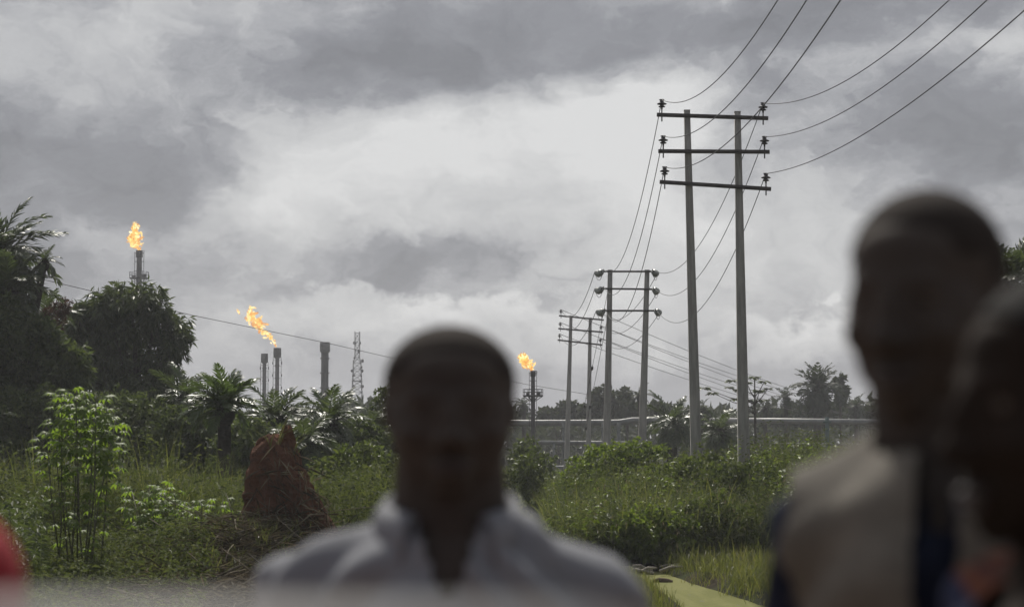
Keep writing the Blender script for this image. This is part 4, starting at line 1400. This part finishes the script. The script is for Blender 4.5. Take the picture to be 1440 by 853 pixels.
def person(label, loc, head_c, yaw, head_yaw, tilt, garments, hat=None, headw=1.0, sh=1.0, hx=0.0, low=0.0, hair='stubble', neck=1.0, skin='skin'):
    t = thing('person', label, 'person', (loc[0], loc[1], 1.956), yaw)
    ARM = [((.172, .015, 1.352 - low), .056), ((.222, .03, 1.085 - low), .042), ((.242, -.05, .87 - low), .029)]
    S = head_c / 1.60
    P_ = lambda p: np.array(p) * S * np.array((sh if abs(p[0]) > .12 else 1, 1, 1))
    Mh = (Matrix.Rotation(head_yaw, 3, 'Z') @ Matrix.Rotation(tilt, 3, 'X'))
    hc = np.array((hx, -.005, head_c))
    def H(p): return hc + np.array(Mh @ Vector((p[0] * headw, p[1], p[2])))
    hm_ = np.array(Mh)
    b = MB()
    def E(p, r): b.ell(H(p), (r[0] * headw, r[1], r[2]), 16, 11, hm_)
    E((0, .018, .036), (.077, .097, .082)); E((0, -.028, -.02), (.071, .066, .085)); E((0, -.028, -.062), (.063, .058, .046)); E((0, -.066, -.098), (.024, .022, .018))
    E((0, -.073, .024), (.050, .019, .012)); E((0, -.034, .044), (.060, .050, .048))
    for s in (-1, 1):
        E((s * .042, -.068, -.030), (.019, .020, .020)); E((s * .071, .018, -.004), (.009, .020, .028)); E((s * .013, -.101, -.037), (.011, .013, .010))
    E((0, -.096, -.012), (.010, .014, .030)); E((0, -.107, -.032), (.014, .016, .013))
    E((0, -.086, -.068), (.027, .014, .009)); E((0, -.084, -.080), (.024, .014, .009))
    cone(b, P_((0, .025, 1.40)), .070 * S * neck, H((0, .012, -.06)), .063 * neck)
    b.ell(P_((0, .005, 1.30)), (.165 * S * sh, .105 * S, .16 * S)); b.ell(P_((0, 0, 1.10)), (.145 * S, .105 * S, .17 * S)); b.ell(P_((0, .005, .94)), (.16 * S, .115 * S, .13 * S))
    for s in (-1, 1):
        m_ = np.array((s, 1, 1))
        cone(b, P_((0, .02, 1.435)), .05 * S, P_(ARM[0][0]) * m_, .056 * S)
        for (a, r0), (c, r1) in zip(ARM[:-1], ARM[1:]): cone(b, P_(a) * m_, r0 * S, P_(c) * m_, r1 * S)
        w = P_(ARM[2][0]) * m_
        b.ell(w + np.array((0, -.012, -.055)) * S, (.018 * S, .038 * S, .05 * S))
        for k, (fy, L) in enumerate(((-.036, .070), (-.014, .080), (.008, .074), (.028, .058))):
            q0 = w + np.array((0, fy, -.095)) * S
            q1 = q0 + np.array((-s * .008, -.006, -L * .5)) * S
            q2 = q1 + np.array((-s * .020, -.004, -L * .46)) * S
            b.tube([q0 + np.array((0, 0, .02)), q0, q1, q2], [.0095 * S, .0095 * S, .0088 * S, .0065 * S], 8)
        th0 = w + np.array((-s * .008, -.040, -.035)) * S
        b.tube([th0, th0 + np.array((-s * .012, -.022, -.032)) * S, th0 + np.array((-s * .022, -.024, -.066)) * S], [.013 * S, .011 * S, .008 * S], 8)
        cone(b, P_((.088 * s, .005, .92)), .085 * S, P_((.098 * s, -.005, .50)), .056 * S); cone(b, P_((.098 * s, -.005, .50)), .056 * S, P_((.10 * s, .03, .09)), .038 * S)
        b.ell(P_((.105 * s, -.045, .045)), (.04 * S, .11 * S, .035 * S))
    body = remeshed('body', b, M[skin], .0075, t, 3)
    for s in (-1, 1):
        e = MB().ell(H((s * .031, -.071, .004)), (.0135, .0135, .0085), 12, 9).build('eye', M['eye'], t, True)
        MB().ell(H((s * .031, -.0825, .004)), (.0055, .003, .0050), 10, 7).build('iris', M['iris'], e, True)
    lp = MB(); lp.ell(H((0, -.093, -.069)), (.024 * headw, .009, .006), 12, 8, hm_); lp.ell(H((0, -.092, -.080)), (.021 * headw, .010, .0065), 12, 8, hm_)
    lp.build('lips', M['lip'], t, True)
    h = MB()
    q_ = .9 if hair == 'stubble' else 3.5
    h.ell(H((0, .018, .036)), ((.077 + q_ * .001) * headw, .097 + q_ * .0015, .082 + q_ * .001), 24, 16, hm_); h.ell(H((0, .052, .0)), (.072 * headw, .066, .062), 20, 12, hm_)
    inv = np.linalg.inv(hm_)
    def cuth(V):
        L = (V - hc) @ inv.T
        return (L[:, 1] < -.055 + (L[:, 2] < .07) * .0 - np.clip(L[:, 2] - .07, 0, 1) * .9) | ((L[:, 1] < .0) & (L[:, 2] < .045)) | (L[:, 2] < -.055)
    if hair == 'none': pass
    elif hat is None: remeshed('hair', h, M[hair], .006, t, 2, cuth)
    else:
        k = MB(); k.ell(H((0, .016, .045)), (.090 * headw, .108, .090), 20, 14, hm_)
        cap = remeshed('cap', k, M[hat], .006, t, 2, lambda V: ((V - hc) @ inv.T)[:, 2] < .01)
        rim = MB(); th = np.linspace(0, 2 * PI, 40)
        rim.tube([H((.0845 * math.cos(a), .016 + .1015 * math.sin(a), .014)) for a in th], .009, 8)
        rim.build('cap_band', M[hat], cap, True)
    # garments
    for (nm, mat, infl, sleeve, vee, openw, trunc) in garments:
        g = MB(); q = infl
        g.ell(P_((0, .005, 1.29)), (.172 * S * sh + q, .112 * S + q, .17 * S + q), 24, 14); g.ell(P_((0, 0, 1.10)), (.155 * S + q, .115 * S + q, .20 * S + q), 24, 14); g.ell(P_((0, .0, .93)), (.165 * S + q, .125 * S + q, .16 * S), 24, 14)
        for s in (-1, 1):
            m_ = np.array((s, 1, 1))
            cone(g, P_((.035 * s, .025, 1.415)), .05 * S + q, P_(ARM[0][0]) * m_, .060 * S + q)
            if sleeve > 0: cone(g, P_(ARM[0][0]) * m_, .062 * S + q, P_(ARM[1][0]) * m_, .052 * S + q)
            if sleeve > 1: cone(g, P_(ARM[1][0]) * m_, .052 * S + q, (P_(ARM[2][0]) + np.array((0, .0, .02))) * m_, .040 * S + q)
        zv, sl = vee
        def cut(V, zv=zv, sl=sl, openw=openw, trunc=trunc):
            x, y, z = V.T / S
            d = (y < .0) & (np.abs(x) < np.maximum(openw, (z - zv) * sl)) & (z > (zv if openw == 0 else .8))
            d |= (z > 1.452) & (np.abs(x) < .075)
            if trunc: d |= np.abs(x) > trunc
            return d
        def warp(V):
            x, y, z = V.T / S
            f = .006 * np.sin(z * 36 + x * 22 + 1.5 * np.sin(x * 17)) + .005 * np.sin(x * 41 - z * 19 + y * 23) + .012 * np.sin((np.abs(x) * 1.1 + z) * 58 + 3 * np.sin(x * 13) + 2.5 * np.sin(z * 9 + x * 5)) * (.35 + .65 * np.sin(x * 11 + z * 7) ** 2)
            nrm = unit(np.stack([x, y * 1.6, 0 * x], -1)); nrm[:, 2] = .45 * sst(z, 1.36, 1.46)
            return V + nrm * f[:, None] * (.5 if trunc else 1.0)
        remeshed(nm, g, M[mat], .009, t, 4, cut, warp)
    tr = MB()
    tr.ell(P_((0, .004, .93)), (.172 * S, .13 * S, .13 * S), 20, 12)
    for s in (-1, 1):
        cone(tr, P_((.088 * s, .005, .90)), .097 * S, P_((.10 * s, -.005, .50)), .074 * S); cone(tr, P_((.10 * s, -.005, .50)), .074 * S, P_((.104 * s, .025, .09)), .064 * S)
        sh_ = MB().ell(P_((.105 * s, -.05, .042)), (.048 * S, .135 * S, .040 * S), 16, 10); sh_.ell(P_((.105 * s, .03, .065)), (.043 * S, .055 * S, .055 * S), 14, 9)
        remeshed('shoe', sh_, M['shoe'], .01, t, 2)
    remeshed('trousers', tr, M['trouser'], .012, t, 3, lambda V: V[:, 2] > 1.02 * S)
    return t, H, P_, S


def collar(parent, P_, S, mat, ro=.074, drop=.052, gap=.42, lean=.35):
    """A turned down shirt collar, open at the throat."""
    n = 44
    mb = MB()
    rows = []
    for k in range(n + 1):
        a = -PI / 2 + gap + (2 * PI - 2 * gap) * k / n
        f = abs(k / n * 2 - 1) ** 5                                  # 1 at the collar points
        cx, cy = math.cos(a), math.sin(a)
        zf = -.030 * (1 - (cy + 1) / 2)                              # lower at the front
        for (r, z) in ((ro - .002, .000), (ro - .006, .034 - .006 * f), (ro + .002, .041 - .006 * f), (ro + .014 + .012 * f, .022), (ro + .022 + .016 * f, .041 - drop - .020 * f)):
            rows.append(P_((0, .022, 1.448)) + np.array((cx * r * 1.02, cy * r * 1.02, z + zf)) * S)
    i = (np.arange(n)[:, None] * 5 + np.arange(4)[None, :]).ravel()
    mb.add(np.array(rows), np.stack([i, i + 1, i + 6, i + 5], -1))
    o = mb.build('collar', mat, parent, True)
    s = o.modifiers.new('thickness', 'SOLIDIFY'); s.thickness = .004
    return o


def at_head(px, py, Y):
    w = W(px, py, Y)
    return (w.x, Y + .005), w.z - 1.956


loc, hz = at_head(633, 576, 3.0)
t, H, P_, S = person('man in pale blue checked shirt with open collar, facing the camera', loc, hz, 0, R(3), R(4), [('shirt', 'check', .010, 2, (1.335, .36), 0, 0)], headw=1.22, sh=1.2, low=.02, neck=1.26)
collar(t, P_, S, M['check'], .090, .054, .52)
for z in (1.27, 1.18, 1.09, 1.0): MB().lathe([(0, -.002), (.006, -.002), (.006, .002), (0, .003)], P_((0.0, -.135, z)), 10, Euler((PI / 2, 0, 0)).to_matrix()).build('button', M['glass_ins'], t)

loc, hz = at_head(1338, 421, 2.25)
t, H, P_, S = person('tall man in khaki vest over navy shirt, head turned aside', loc, hz, R(-20), R(-14), R(7),
                     [('shirt', 'navy', .006, 2, (1.36, .3), 0, 0), ('vest', 'khaki', .026, 0, (1.40, .34), .020, .165)], headw=1.04, sh=.76, hx=-.027, low=.0, neck=1.12)
for s in (-1, 1):
    pk = MB().box((0, 0, 0), (.12, .012, .13)).build('vest_pocket', M['khaki'], t)
    pk.location = Vector(P_((s * .092, -.148, 1.14))); pk.rotation_euler = (0, 0, s * .22)
    MB().box((0, -.008, .058), (.125, .012, .018)).build('pocket_trim', M['navy'], pk)

loc, hz = at_head(1502, 572, 1.85)
t, H, P_, S = person('person at the right edge in orange and blue printed clothes, face in profile', loc, hz, R(-70), R(-4), R(3), [('shirt', 'print', .012, 1, (1.36, .5), 0, 0)], headw=1.02, hair='hair', skin='skin_deep', sh=.62, low=-.05)

w = W(-98, 905, 2.0)
t, H, P_, S = person('short person in a red knitted cap at the lower left corner', (w.x, 2.0), w.z - 1.956, R(20), 0, R(5), [('shirt', 'red', .012, 2, (1.40, .4), 0, 0)], hat='red', headw=.98)

# ---------------------------------------------------------------- railing right in front of the lens
Yr = .40
a, b_ = W(-1100, 980, Yr), W(800, 1006, Yr)
t = thing('handrail', 'pale grey painted handrail blurred along the bottom edge, close to the lens', 'handrail', (a.x, Yr, 1.956))
o_ = Vector((a.x, Yr, 1.956))
pts = [a - o_, a.lerp(b_, .5) - o_, b_ - o_, b_ - o_ + Vector((.03, 0, -.01)), b_ - o_ + Vector((.05, 0, -.05)), b_ - o_ + Vector((.055, 0, -.2))]
MB().tube(pts, .0145, 12).build('top_rail', M['rail'], t, True)
MB().tube([Vector((0, 0, 0)), a - o_], .0145, 12).build('post', M['rail'], t, True)
MB().tube([Vector((b_.x - a.x + .055, 0, 0)), b_ - o_ + Vector((.055, 0, -.2))], .0145, 12).build('post', M['rail'], t, True)
MB().tube([(0, 0, .75), (b_.x - a.x + .055, 0, .75)], .0145, 12).build('lower_rail', M['rail'], t, True)
